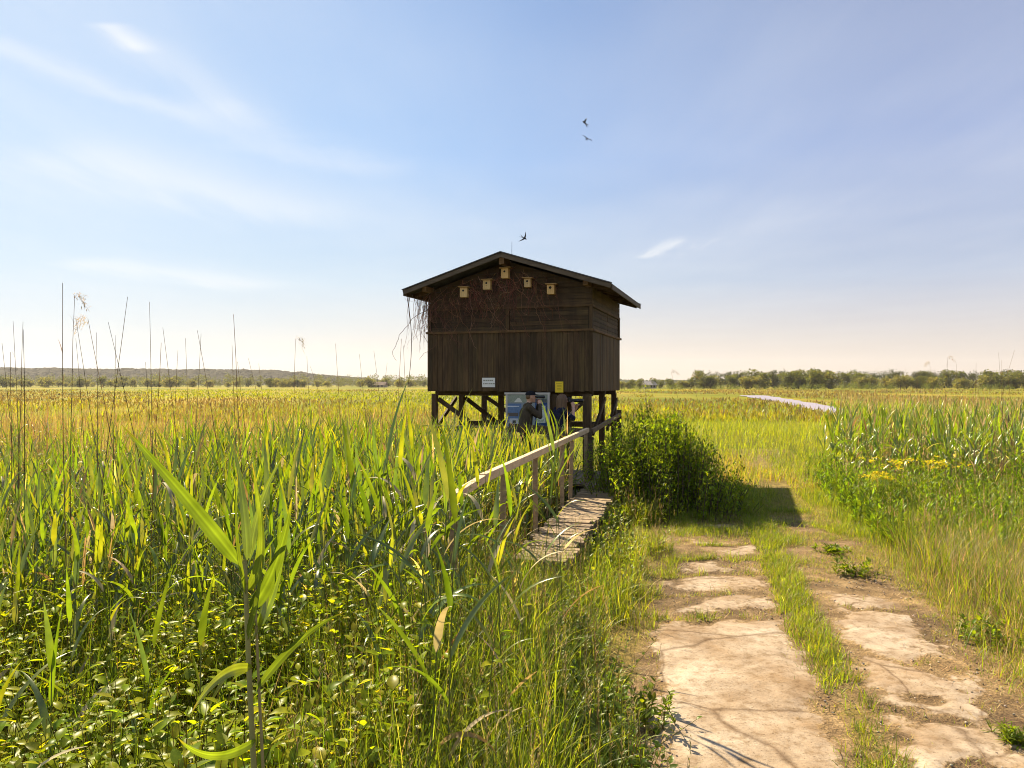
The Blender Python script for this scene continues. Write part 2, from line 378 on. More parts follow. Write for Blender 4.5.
# the two wheel tracks: pale concrete slabs, sand, litter
def track_fields(x, y):
    s = y - 4.35
    n = fbm(x * 2.2, y * 2.2, 4) - .5; n2 = fbm(x * 9, y * 9, 3) - .5
    l1 = x - (1.30 + SLOPE * s) ; l2 = x - (2.72 + SLOPE * s)
    # left slabs
    e1 = .58 - np.abs(l1 - .02 + n * .38) + n2 * .22
    joints = np.array([7.15, 7.95, 8.75, 9.55, 10.4, 11.3, 12.2])
    yj = y - .12 * l1 + n * .5
    dj = np.min(np.abs(yj[..., None] - joints), -1)
    jm = np.where(yj < 6.9, 1.0, dj - .10 + n2 * .2 + n * .1)
    c1 = sstep(-.10, .20, np.minimum(e1, jm * 1.6)) * sstep(13.4, 11.0, y + n * 3)
    # far slabs sink under sand and grass
    c1 = c1 * np.where(y > 7.1, .62 * sstep(.40, .60, fbm(x * 1.7 + 40, y * 1.4, 4) + .05), sstep(.30, .40, fbm(x * 1.3 + 4, y * 1.3, 4) + .06 + .10 * (np.abs(l1) < .4)))
    e2 = .40 - np.abs(l2 + .05 + n * .55) + n2 * .3
    joints2 = np.array([5.05, 6.05, 7.35])
    dj2 = np.min(np.abs((y + .3 * l2 + n * .4)[..., None] - joints2), -1)
    c2 = .9 * sstep(-.10, .20, np.minimum(e2, (dj2 - .05 + n2 * .16) * 1.6)) * sstep(8.3, 7.2, y + n)
    c2 = c2 * sstep(.36, .48, fbm(x * 1.5 + 9, y * 1.5, 3) + .08)
    conc = np.maximum(c1, c2)
    # bare dirt / sand around the slabs
    d1 = sstep(.15, -.12, np.abs(l1) - .72 + n * .4) * sstep(14.5, 11.5, y + n * 3)
    d2 = sstep(.25, -.15, np.abs(l2 - .12) - .62 + n * .5) * sstep(15, 9.5, y + n * 4)
    dirt = np.maximum(d1, d2)
    return conc, dirt, l1, l2
ys = np.arange(2.0, 26, .035); lat = np.arange(-2.1, 2.5, .035)
TY, TL = np.meshgrid(ys, lat, indexing='ij'); TX = TL + 2.0 + SLOPE * (TY - 4.35)
conc, dirt, _, _ = track_fields(TX, TY)
edge = np.minimum.reduce([sstep(-2.1, -1.8, TL), sstep(2.5, 2.2, TL)])
TZ = track_z(TX, TY) - .055 * (1 - edge) + .026 * conc + .016 * (fbm(TX * 5, TY * 5, 3) - .5) - .006
a = Acc(); a.add(np.stack([TX, TY, TZ], -1), grid_faces(1, len(ys), len(lat)), np.stack([conc, dirt, edge], -1).reshape(-1, 3))
m, nt, out = mat('track_surface')
tc = N(nt, 'ShaderNodeTexCoord'); at = N(nt, 'ShaderNodeAttribute', attribute_name='col'); sp = N(nt, 'ShaderNodeSeparateColor'); L(nt, at.outputs['Color'], sp.inputs[0])
concn = ramp(nt, gn(2.2, 8), [(.28, (.25, .185, .13)), (.5, (.355, .28, .21)), (.7, (.43, .355, .28))])
speck = ramp(nt, gn(55, 3), [(.30, (.55, .5, .45)), (.42, (1, 1, 1)), (.7, (1.08, 1.06, 1.04))])
concn = mixc(nt, concn, speck, 1.0, 'MULTIPLY'); concn = mixc(nt, concn, ramp(nt, gn(13, 8), [(.36, (.74, .68, .60)), (.5, (1, 1, 1)), (.68, (1.12, 1.1, 1.08))]), 1.0, 'MULTIPLY')
stain = ramp(nt, gn(1.3, 8), [(.40, (1, 1, 1)), (.64, (.64, .53, .40))]); concn = mixc(nt, concn, stain, 1.0, 'MULTIPLY')
vo = N(nt, 'ShaderNodeTexVoronoi', feature='DISTANCE_TO_EDGE'); vo.inputs['Scale'].default_value = .8
wv = N(nt, 'ShaderNodeMapping'); L(nt, tc.outputs['Object'], wv.inputs[0])
wn = N(nt, 'ShaderNodeTexNoise', i_Scale=3.0, i_Detail=4.0); L(nt, tc.outputs['Object'], wn.inputs['Vector'])
L(nt, mixc(nt, wv.outputs[0], wn.outputs[1], .12), vo.inputs['Vector'])
crack = ramp(nt, vo.outputs['Distance'], [(.0, (.35, .28, .22)), (.014, (1, 1, 1))]); concn = mixc(nt, concn, crack, .75, 'MULTIPLY')
dirtn = ramp(nt, gn(5, 8), [(.3, (.11, .07, .038)), (.5, (.21, .14, .075)), (.7, (.33, .235, .135))])
dirtn = mixc(nt, dirtn, ramp(nt, gn(.8, 5), [(.38, (.58, .55, .55)), (.62, (1.15, 1.12, 1.0))]), 1.0, 'MULTIPLY')
dirtn = mixc(nt, dirtn, ramp(nt, gn(70, 3), [(.34, (.55, .5, .45)), (.5, (1, 1, 1)), (.66, (1.4, 1.3, 1.1))]), 1.0, 'MULTIPLY')
turf = ramp(nt, gn(7, 7), [(.3, (.08, .065, .02)), (.5, (.19, .135, .04)), (.7, (.30, .23, .065))])
turf = mixc(nt, turf, ramp(nt, gn(60, 3), [(.34, (.5, .5, .45)), (.66, (1.4, 1.35, 1.1))]), 1.0, 'MULTIPLY')
fine = math_(nt, 'ADD', math_(nt, 'MULTIPLY', math_(nt, 'SUBTRACT', gn(20, 6), .5), 1.1), math_(nt, 'MULTIPLY', math_(nt, 'SUBTRACT', gn(3.5, 5), .5), 1.3))
def sharp(v, lo, hi):
    r = N(nt, 'ShaderNodeMapRange', interpolation_type='SMOOTHSTEP'); r.inputs[1].default_value = lo; r.inputs[2].default_value = hi
    L(nt, math_(nt, 'ADD', v, fine), r.inputs[0]); return r.outputs[0]
fc = sharp(sp.outputs[0], .22, .62); fd = sharp(sp.outputs[1], .1, .9)
cc = mixc(nt, mixc(nt, turf, dirtn, fd), concn, fc)
pb = N(nt, 'ShaderNodeBsdfPrincipled'); L(nt, cc, pb.inputs['Base Color']); pb.inputs['Roughness'].default_value = .9; pb.inputs['Specular IOR Level'].default_value = .2
hh = math_(nt, 'ADD', math_(nt, 'MULTIPLY', gn(40, 5), math_(nt, 'SUBTRACT', 1.3, fc)), math_(nt, 'MULTIPLY', fc, .25))
bm = N(nt, 'ShaderNodeBump'); bm.inputs['Strength'].default_value = .9; bm.inputs['Distance'].default_value = .02; L(nt, hh, bm.inputs['Height']); L(nt, bm.outputs[0], pb.inputs['Normal'])
L(nt, pb.outputs[0], out.inputs[0])
tag(a.build('track', m, smooth=True), kind='structure')

# ditch of water far out in the meadow
m, nt, out = mat('water'); pb = N(nt, 'ShaderNodeBsdfPrincipled'); pb.inputs['Base Color'].default_value = (.34, .27, .31, 1); pb.inputs['Roughness'].default_value = .25
tc = N(nt, 'ShaderNodeTexCoord'); nz = N(nt, 'ShaderNodeTexNoise', i_Scale=1.5, i_Detail=4.0); L(nt, tc.outputs['Object'], nz.inputs['Vector'])
bm = N(nt, 'ShaderNodeBump'); bm.inputs['Strength'].default_value = .06; L(nt, nz.outputs[0], bm.inputs['Height']); L(nt, bm.outputs[0], pb.inputs['Normal'])
L(nt, pb.outputs[0], out.inputs[0])
ctr = np.array([[26.2, 57], [28.6, 66], [31.5, 77], [37, 98], [42.5, 122], [47, 142], [52, 165]])
tt = np.linspace(0, 1, 60); t0 = np.linspace(0, 1, len(ctr))
cxs = np.interp(tt, t0, ctr[:, 0]); cys = np.interp(tt, t0, ctr[:, 1]); wd = np.interp(tt, [0, .2, .6, 1], [1.1, 1.6, 2.1, 2.7]) + (vnoise(tt * 30, tt * 0) - .5) * .9
Vw = np.stack([np.stack([cxs - wd, cys, ground_z(cxs, cys) * 0 - .26], -1), np.stack([cxs + wd, cys, ground_z(cxs, cys) * 0 - .26], -1)], 1)
a = Acc(); a.add(Vw.reshape(-1, 3), grid_faces(1, 60, 2)); tag(a.build('water', m), kind='structure')
def on_water(x, y):
    c = np.interp(y, cys, cxs); ww = np.interp(y, cys, wd)
    return (np.abs(x - c - .03 * 0) < ww * .8 + .3) & (y > 50) & (y < 167)

# ------------------------------------------------------------------ far hills
def ridge(name, xs, y0, depth, hfun, col, rows=26):
    tt = np.linspace(0, 1, rows)
    X, T = np.meshgrid(xs, tt); Y = y0 + depth * T
    H = hfun(X) * np.sin(np.clip(T * 1.25, 0, 1) * math.pi / 2) ** .7
    can = (R.random(X.shape) - .35) * 3.4 + (fbm(X * .03, Y * .03, 3) - .5) * 8
    Z = H + can * sstep(0, 6, H) - .6
    a = Acc(); a.add(np.stack([X + R.normal(0, 1, X.shape), Y, Z], -1), grid_faces(1, rows, len(xs)))
    m, nt, out = mat(name + '_wood'); tc = N(nt, 'ShaderNodeTexCoord')
    nz = N(nt, 'ShaderNodeTexNoise', i_Scale=.06, i_Detail=8.0, i_Roughness=.75); L(nt, tc.outputs['Object'], nz.inputs['Vector'])
    pb = N(nt, 'ShaderNodeBsdfPrincipled'); pb.inputs['Roughness'].default_value = 1; pb.inputs['Specular IOR Level'].default_value = 0
    L(nt, ramp(nt, nz.outputs[0], [(.35, tuple(c * .6 for c in col)), (.65, tuple(c * 1.4 for c in col))]), pb.inputs['Base Color']); L(nt, pb.outputs[0], out.inputs[0])
    tag(a.build(name, m, smooth=False), kind='structure')
ridge('hills', np.arange(-1350, -130, 3.0), 1500, 220, lambda x: 33 * sstep(-180, -620, x) * (.9 + .25 * (fbm(x * .004, x * 0, 2) - .5)) * .98 + 6, (.075, .068, .048))
ridge('hills', np.arange(-260, 720, 3.5), 1750, 200, lambda x: 13 + 9 * (fbm(x * .006 + 3, x * 0, 2) - .5), (.04, .048, .02), 16)

# ------------------------------------------------------------------ far trees
def crown_acc(h, wdt, cols, n=1100, rng=R):
    """leaf clumps over a dozen uneven lobes"""
    a = Acc(); nl = 16
    lz = rng.uniform(.10, .86, nl) * h; rr = wdt * .5 * np.sin(np.clip((lz / h - .0) / .98, 0.12, 1) * math.pi) ** .6
    la = rng.uniform(0, 6.28, nl); lr = rng.uniform(.1, .75, nl) * rr
    lc = np.stack([lr * np.cos(la), lr * np.sin(la), lz], 1); lrad = rng.uniform(.16, .30, nl) * wdt
    i = rng.integers(0, nl, n); d = rng.normal(size=(n, 3)); d /= np.linalg.norm(d, axis=1)[:, None]; d[:, 2] *= .8
    p = lc[i] + d * (lrad[i] * rng.uniform(.55, 1.08, n) ** .5)[:, None]
    c = palette(n, cols, jit=.22) * (rng.uniform(.8, 1.2, nl)[i])[:, None]
    V, Q, k = blades(p, rng.uniform(0, 6.28, n), rng.uniform(.5, 1.1, n) * wdt * .11, rng.uniform(.5, 1.0, n) * wdt * .09, rng.uniform(.3, 2.4, n), rng.uniform(-.5, .8, n), 2, 'oval', fold=.25)
    a.add(V, Q, rep(c, k)); return a
def trunk_acc(h, wdt):
    a = Acc(); P = np.stack([[0, .1, -.1, 0], [0, .05, .1, 0], [-.3, h * .3, h * .6, h * .85]], 1)
    a.tube(P, [.024 * h, .019 * h, .012 * h, .004 * h], 7, (1, 1, 1))
    for q in range(6):
        z0 = R.uniform(.3, .65) * h; an = R.uniform(0, 6.28); r = wdt * R.uniform(.25, .4)
        a.tube([[0, 0, z0], [r * .5 * math.cos(an), r * .5 * math.sin(an), z0 + .12 * h], [r * math.cos(an), r * math.sin(an), z0 + .22 * h]], [.009 * h, .006 * h, .002 * h], 5)
    return a
KIND = [ # foliage colours
    ('broadleaf_tree', [(.11, .125, .03), (.135, .145, .034), (.09, .11, .028)], 9, 8.5, 'mid green broadleaf tree'),
    ('willow_tree', [(.18, .18, .06), (.16, .165, .05), (.20, .195, .065)], 7, 8.5, 'pale green rounded willow tree'),
    ('pine_tree', [(.045, .055, .022), (.055, .065, .025), (.05, .055, .028)], 11, 6.0, 'dark green pine tree'),
]
protos = []
for nm, cols, h, wd_, lab in KIND:
    for v in range(3):
        cm = crown_acc(h, wd_ * (.9 + .1 * v), cols).build('crown', M_CROWN); tm = trunk_acc(h, wd_).build('trunk', M_BARK)
        protos.append((cm.data, tm.data)); bpy.data.objects.remove(cm); bpy.data.objects.remove(tm)
def plant_tree(kind, x, y, sc, label, group):
    nm = KIND[kind][0]; cm, tm = protos[kind * 3 + int(R.integers(0, 3))]
    r = empty(nm, (x, y, float(ground_z(x, y)) - .05), R.uniform(0, 6.28)); r.scale = (sc * R.uniform(1.0, 1.45), sc * R.uniform(1.0, 1.4), sc * 1.04)
    tag(r, label, 'tree', group)
    for n_, d_ in (('crown', cm), ('trunk', tm)):
        o = bpy.data.objects.new(n_, d_); COL.objects.link(o); o.parent = r
TREE_WHERE = ['in far tree line across marsh right of the hide', 'among low far trees left of the hide']
for X in np.arange(101, 330, 3.9):
    Y = 395 + R.uniform(-14, 14) + (X - 100) * -.1; k = int(R.choice([0, 0, 1, 1, 1])); x = X + R.normal(0, 1.2)
    s = R.uniform(.78, 1.06) * (.95 + .12 * math.sin(X * .05))
    plant_tree(k, x, Y, s, KIND[k][4] + ' ' + TREE_WHERE[0], 'trees of the far right tree line')
for X in np.arange(112, 350, 4.6):
    if 205 < X < 228: continue
    Y = 455 + R.uniform(-10, 10); k = int(R.choice([2, 2, 0]))
    plant_tree(k, X + R.normal(0, 1.5), Y, R.uniform(.9, 1.1) * (1.1 if k != 2 else .95), KIND[k][4] + ' ' + TREE_WHERE[0], 'trees of the far right tree line')
for X in np.arange(58, 112, 2.6):
    plant_tree(int(R.choice([0, 1])), X + R.normal(0, 1.5), 420 + R.uniform(-15, 15), R.uniform(.40, .66), 'small green tree beside the far white house right of the hide', 'small trees near the far house')
for i in range(80):
    u = R.uniform(-40, 425); Y = R.uniform(540, 640); k = int(R.choice([0, 1, 1]))
    plant_tree(k, (u - 512) / F * Y, Y, R.uniform(.5, 1.0), KIND[k][4] + ' ' + TREE_WHERE[1], 'low trees far left')
# the wood behind both lines, where single trees no longer read
def wood(x0, x1, y0, y1, n, hs, cols):
    a = Acc()
    for i in range(n):
        h = R.uniform(*hs); t = crown_acc(h, h * .85, cols, 240)
        x, y = R.uniform(x0, x1), R.uniform(y0, y1)
        for V, Q, C in zip(t.V, t.Q, t.C): a.add(V + np.array([x, y, -.5]), Q, C)
    return a
aw = wood(130, 430, 480, 540, 190, (9.5, 12.5), [(.035, .048, .018), (.05, .06, .02), (.04, .045, .025)])
t = wood(-480, -50, 660, 760, 300, (6, 13), [(.10, .115, .035), (.12, .13, .04), (.08, .095, .035)])
tag(aw.build('forest', M_CROWN), 'dark wood behind the far right tree line', 'forest', kind='stuff')
tag(t.build('scrub', M_CROWN), 'low hazy scrub in front of the far left ridge', 'scrub', kind='stuff')
# willow scrub belt in front of the right tree line
a = Acc()
for i in range(110):
    x = R.uniform(40, 300); y = 330 + R.uniform(-25, 25) + x * .1; h = R.uniform(1.4, 3.0) * (1 if x > 120 or x < 90 else .8)
    t = crown_acc(h, h * 1.9, [(.10, .13, .03), (.13, .15, .035), (.08, .11, .03)], 120)
    for V, Q, C in zip(t.V, t.Q, t.C): a.add(V + np.array([x, y, -.4]), Q, C)
tag(a.build('willow_scrub', M_CROWN), 'low yellow green scrub at the far edge of the meadow', 'scrub', kind='stuff')
# far houses
def far_house(x, y, w_, d_, h_, rz, label, roofcol):
    r = empty('house', (x, y, -.3), rz); tag(r, label, 'house')
    mw = simple_mat('pale_render', (.38, .33, .29), .8, .2, .08, (1, 1, 1)); mr = simple_mat('roof_tiles', roofcol, .8, .2, .15, (1, 1, 1))
    Acc().box((0, 0, h_ / 2), (w_, d_, h_)).build('wall', mw, r)
    b = Acc(); hh = d_ * .36
    V = [[-w_ / 2 - .4, -d_ / 2 - .4, h_ - .2], [w_ / 2 + .4, -d_ / 2 - .4, h_ - .2], [w_ / 2 + .4, 0, h_ + hh], [-w_ / 2 - .4, 0, h_ + hh], [-w_ / 2 - .4, d_ / 2 + .4, h_ - .2], [w_ / 2 + .4, d_ / 2 + .4, h_ - .2]]
    b.add(V, [[0, 1, 2, 3], [3, 2, 5, 4], [0, 3, 4, 4], [1, 5, 2, 2]]); b.build('roof', mr, r)
    for q in (-.3, .05, .32): Acc().box((q * w_, -d_ / 2 - .02, h_ * .5), (1.1, .08, 1.2)).build('window', M_BLACK, r)
    Acc().box((w_ * .2, d_ * .1, h_ + hh * .95), (.7, .7, 1.4)).build('chimney', mr, r)
far_house(77, 428, 7, 5, 2.2, .25, 'far white house with a pale roof among trees right of the hide', (.42, .36, .33))
far_house(-98, 560, 11, 6, 1.9, -.2, 'far long farmhouse with dark roof left of the hide', (.16, .10, .08))

# ------------------------------------------------------------------ bird hide
TH = rad(17.3); HX, HY = -.105, 17.06
hide = empty('bird_hide', (HX, HY, 0), -TH)
tag(hide, 'dark brown wooden bird hide raised on posts at the end of the boardwalk', 'bird hide')
HW, HD, Z0, Z1, Z2 = 1.93, 3.70, 2.04, 3.36, 3.915
RS = .317                                               # roof slope
def roof_z(x): return 5.085 - RS * abs(x)               # top of the roof
def hw(x, y, z):                                        # hide coordinates to world
    return np.array([HX + x * math.cos(TH) + y * math.sin(TH), HY - x * math.sin(TH) + y * math.cos(TH), z])
def wcol(n=None, a=.84, b=1.17):
    k = U(a, b); return (k * U(.94, 1.06), k, k * U(.92, 1.05))
def side(name, half, x_of, y_of, rot, gable, slit=None):
    """one wall; local frame p along the wall, q outwards"""
    def P(p, q, z): return (x_of(p, q), y_of(p, q), z)
    rm = rot
    lo = Acc()
    lo.box(P(0, -.045, (Z0 + Z1) / 2), (2 * half - .02, .03, Z1 - Z0), (.45, .45, .45), rm)
    p = -half - .015
    while p < half + .01:
        wdt = min(U(.105, .14), half + .015 - p)
        if wdt < .03: break
        lo.box(P(p + wdt / 2, -.012 + U(-.004, .004), (Z0 + Z1) / 2 + U(-.012, .006)), (wdt - .004, .022, Z1 - Z0), wcol(), rm)
        p += wdt
    lo.build('lower_cladding', M_DARKV, hide, bevel=.003)
    up = Acc()
    up.box(P(0, -.075, (Z1 + Z2) / 2), (2 * half - .06, .03, Z2 - Z1), (.4, .4, .4), rm)
    z = Z1 + .03
    up.build('upper_backing', M_DARKH, hide)
    for sgn in (-1, 1):                                 # two hatches a side
        h_ = Acc(); z = Z1 + .035
        a0, a1 = (.05, half - .07) if sgn > 0 else (-half + .07, -.05)
        if slit is not None: a0, a1 = (slit + .015, half - .07) if sgn > 0 else (-half + .07, slit - .015)
        while z < Z2 - .04:
            hh = min(.105, Z2 - .025 - z)
            h_.box(P((a0 + a1) / 2, -.048 + U(-.003, .003), z + hh / 2), (a1 - a0, .02, hh - .008), wcol(None, .75, 1.2), rm); z += hh
        h_.build('hatch', M_DARKH, hide, bevel=.002)
    for q_ in (-half + .03, half - .03):
        Acc().box(P(q_, -.03, (Z1 + Z2) / 2), (.075, .06, Z2 - Z1), wcol(), rm).build('corner_post', M_DARKV, hide, bevel=.004)
    if slit is None: Acc().box(P(0, -.028, (Z1 + Z2) / 2), (.085, .05, Z2 - Z1), (1.25, 1.2, 1.15), rm).build('mullion', M_DARKV, hide, bevel=.004)
    Acc().box(P(0, .016, Z1 + .018), (2 * half + .09, .05, .05), (2.0, 1.8, 1.5), rm).build('sill', M_DARKH, hide, bevel=.004)
    Acc().box(P(0, -.004, Z2), (2 * half + .02, .03, .055), (1.5, 1.4, 1.3), rm).build('rail_batten', M_DARKH, hide, bevel=.004)
    gb = Acc(); z = Z2 + .03
    top = (lambda zz: min(half, max(0., (5.085 - .13 - zz) / RS))) if gable else (lambda zz: half if zz < 4.34 else 0)
    while top(z) > .06:
        hh = .125; b0 = top(z); b1 = top(z + hh - .008)
        if not gable and z + hh > 4.36: hh = 4.36 - z; b1 = half
        if b1 <= 0: b1 = .02
        qv = -.024 + U(-.004, .004)
        vs_ = [P(-b0, qv, z), P(b0, qv, z), P(b1, qv, z + hh - .008), P(-b1, qv, z + hh - .008), P(-b0, qv - .022, z), P(b0, qv - .022, z), P(b1, qv - .022, z + hh - .008), P(-b1, qv - .022, z + hh - .008)]
        gb.add(vs_, [[0, 1, 2, 3], [5, 4, 7, 6], [4, 0, 3, 7], [1, 5, 6, 2], [3, 2, 6, 7], [4, 5, 1, 0]], wcol())
        z += hh
        if not gable and z >= 4.35: break
    gb.build('gable' if gable else 'eaves_wall', M_DARKH, hide)
I3 = np.eye(3); R90 = np.array([[0, -1, 0], [1, 0, 0], [0, 0, 1.]])
side('front', HW, lambda p, q: p, lambda p, q: -q, I3, True)
side('back', HW, lambda p, q: p, lambda p, q: HD + q, I3, True)
side('right', HD / 2, lambda p, q: HW + q, lambda p, q: HD / 2 + p, R90, False, slit=.25)
side('left', HD / 2, lambda p, q: -HW - q, lambda p, q: HD / 2 + p, R90, False, slit=-.2)
Acc().box((0, HD / 2, Z0 + .06), (2 * HW - .12, HD - .12, .05), (.8, .8, .8)).build('floor', M_DARKH, hide)
for y in (.35, HD / 2, HD - .35): Acc().box((0, y, Z0 - .045), (2 * HW - .1, .09, .13), wcol()).build('floor_beam', M_DARKH, hide, bevel=.005)
# roof
YF, YB, XE = -.46, 4.0, 2.42
for sgn in (-1, 1):
    XE = 2.42 if sgn > 0 else 2.34
    rf = Acc(); th_ = .055
    pts = []
    for y in (YF, YB):
        for x in (0, sgn * XE):
            pts += [[x, y, roof_z(x)], [x, y, roof_z(x) - th_]]
    rf.add(pts, [[0, 2, 6, 4], [1, 5, 7, 3], [0, 1, 3, 2], [4, 6, 7, 5], [2, 3, 7, 6], [0, 4, 5, 1]])
    slab = rf.build('roof', M_ROOF, hide)
    for y in (YF + .012, YB - .012):
        yy = y - .02 if y < 0 else y + .02
        Acc().beam((0.0, yy, roof_z(0) - .062), (sgn * XE, yy, roof_z(XE) - .062), .03, .095, (1, 1, 1)).build('bargeboard', M_FASCIA, slab, bevel=.004)
        Acc().beam((0.0, yy - .006, roof_z(0) + .006), (sgn * (XE + .02), yy - .006, roof_z(XE) + .0), .07, .02, (1.5, 1.5, 1.5)).build('roof_trim', M_ROOF, slab)
    Acc().box((sgn * (XE + .012), (YF + YB) / 2, roof_z(XE) - .075), (.025, YB - YF - .08, .11), (.8, .8, .8)).build('eaves_board', M_FASCIA, slab, bevel=.003)
    for y in np.linspace(.05, HD - .05, 6):
        Acc().beam((sgn * 1.80, y, roof_z(1.80) - .115), (sgn * (XE - .03), y, roof_z(XE - .03) - .105), .06, .10, (1.2, 1.1, 1)).build('rafter', M_DARKH, hide, bevel=.004)
    Acc().box((sgn * 1.86, (YF + .1 + .0) / 2, roof_z(1.86) - .135), (.11, -YF - .04, .12), (2.2, 2., 1.7)).build('purlin', M_DARKH, hide, bevel=.004)
Acc().box((0, YF / 2 + .02, roof_z(0) - .17), (.12, -YF - .02, .17), (2.8, 2.5, 2.1)).build('ridge_beam', M_DARKH, hide, bevel=.004)
Acc().tube([[.06, .15, 5.0], [.06, .15, 5.2], [.062, .15, 5.42]], [.007, .005, .004], 6).build('antenna', M_GADGET, hide)
# legs and braces
def gz(x, y): wv_ = hw(x, y, 0); return float(ground_z(wv_[0], wv_[1])) - .15
legs = [(-1.8, .1), (.02, .1), (1.08, .1), (1.80, .1), (-1.8, 1.85), (1.80, 1.85), (-.75, 1.85), (.5, 1.85), (-1.8, 3.55), (-.6, 3.55), (.6, 3.55), (1.80, 3.55)]
for i, (x, y) in enumerate(legs):
    s_ = .17 if (x > 1.5 and y < 1) else .125
    zb = gz(x, y); Acc().box((x, y, (zb + Z0 - .115) / 2 + .05), (s_, s_, Z0 - zb - .115), wcol(None, .8, 1.2)).build('post', M_DARKV, hide, bevel=.006)
for a_, b_ in (((-1.75, .19, 1.85), (-1.0, .19, 1.35)), ((1.74, .19, 1.85), (1.15, .19, 1.32)), ((-1.75, 1.95, 1.85), (-.85, 1.95, 1.2)), ((-.7, 1.95, 1.2), (.45, 1.95, 1.85)),
               ((-1.72, 3.45, 1.85), (-.7, 3.45, 1.2)), ((-.5, 3.45, 1.85), (.55, 3.45, 1.2)), ((1.9, 3.4, 1.8), (1.9, 2.0, 1.1)), ((1.9, .25, 1.1), (1.9, 1.7, 1.85)), ((-1.9, .3, 1.1), (-1.9, 1.7, 1.85))):
    Acc().beam(a_, b_, .05, .10, wcol()).build('brace', M_DARKH, hide, bevel=.004)
for a_, b_ in (((-1.85, 1.77, 1.22), (1.85, 1.77, 1.22)), ((1.70, 0.2, 1.22), (1.70, 3.5, 1.22)), ((-1.7, .2, 1.1), (-1.7, 3.5, 1.1)), ((-1.85, 3.64, 1.15), (1.85, 3.64, 1.15))):
    Acc().beam(a_, b_, .05, .11, wcol(None, .9, 1.3)).build('tie_beam', M_DARKH, hide, bevel=.004)

# nest boxes screwed to the gable
def on_front(u, v, q=-.03):
    """point of the front wall plane seen at a pixel"""
    k = (u - 512) / F
    # HX + x c + q s = k (HY - x s + q c)
    c, s = math.cos(TH), math.sin(TH)
    x = (k * (HY + q * c) - HX - q * s) / (c + k * s)
    wv_ = hw(x, q, 0); return x, HC + (384 - v) / F * wv_[1]
NB = [(465.5, 293, 'leftmost and lowest nest box on the gable of the hide', .17, .22), (488.5, 285.5, 'nest box with wide overhanging roof, second from the left on the gable', .175, .21),
      (506.5, 274, 'topmost nest box right under the ridge of the hide', .165, .22), (529, 283.5, 'narrow nest box just right of the ridge nest box, half hidden by creeper', .145, .19), (552, 290, 'rightmost nest box on the gable with a large dark hole', .16, .21)]
for i, (u, v, lab, w_, h_) in enumerate(NB):
    x, z = on_front(u, v)
    b = empty('nest_box', hw(x, -.026, z), -TH); tag(b, 'pale wooden ' + lab, 'nest box', 'nest boxes on the gable')
    Acc().box((0, -.07, 0), (w_, .14, h_), ((1, 1, 1), (.85, .88, .9), (1.05, 1, .9), (.8, .8, .85), (.95, .9, .8))[i]).build('box', M_NEST, b, bevel=.004)
    Acc().box((.012, -.09, h_ / 2 + .012), (w_ + .09, .21, .022), (.55, .5, .45), [[1, 0, -.05 * (i % 3 - 1)], [0, 1, 0], [.05 * (i % 3 - 1), 0, 1]]).build('lid', M_NEST, b, bevel=.003)
    P = lathe([.0005, .024 + .006 * (i == 4)], [0, 0], 12) @ np.array([[1, 0, 0], [0, 0, 1], [0, 1, 0]]).T
    Acc().add(P + np.array([-.005, -.143, h_ * .18]), grid_faces(1, 2, 12, True)).build('entrance_hole', M_BLACK, b)
    if i in (1, 3, 4): Acc().tube([[0, -.14, -h_ * .08], [0, -.2, -h_ * .07]], [.006, .005], 6, (.7, .7, .7)).build('perch', M_NEST, b)

# signs on the lower cladding
def wall_sign(name, u0, v0, u1, v1, mt, label, lines):
    x0, za = on_front(u0, v0, -.01); x1, zb = on_front(u1, v1, -.01)
    r = empty(name, hw((x0 + x1) / 2, -.012, (za + zb) / 2), -TH); tag(r, label, 'sign')
    w_, h_ = x1 - x0, za - zb
    Acc().box((0, -.008, 0), (w_, .012, h_)).build('plate', mt, r, bevel=.002)
    return r, w_, h_
r, w_, h_ = wall_sign('notice', 482.3, 377.8, 495.2, 387.2, M_PAPERW, 'small white notice with two lines on lower left of the hide front', 2)
a = Acc()
for q in (.22, -.12):
    xx = -w_ * .40
    while xx < w_ * .36:
        ll = U(.02, .05); a.box((xx + ll / 2, -.0165, q * h_), (ll, .003, h_ * .13)); xx += ll + .012
a.build('lettering', M_INK, r)
r, w_, h_ = wall_sign('notice', 555.3, 381.5, 563.4, 392.5, M_YELLOW, 'upright yellow notice above the woman on the hide front', 0)
a = Acc()
for q in (.30, .16, .02, -.12, -.26): a.box((U(-.01, .01), -.0165, q * h_), (w_ * U(.5, .72), .003, h_ * .045))
a.build('lettering', simple_mat('dark_yellow_ink', (.45, .30, .01), .6, .3, .1), r)

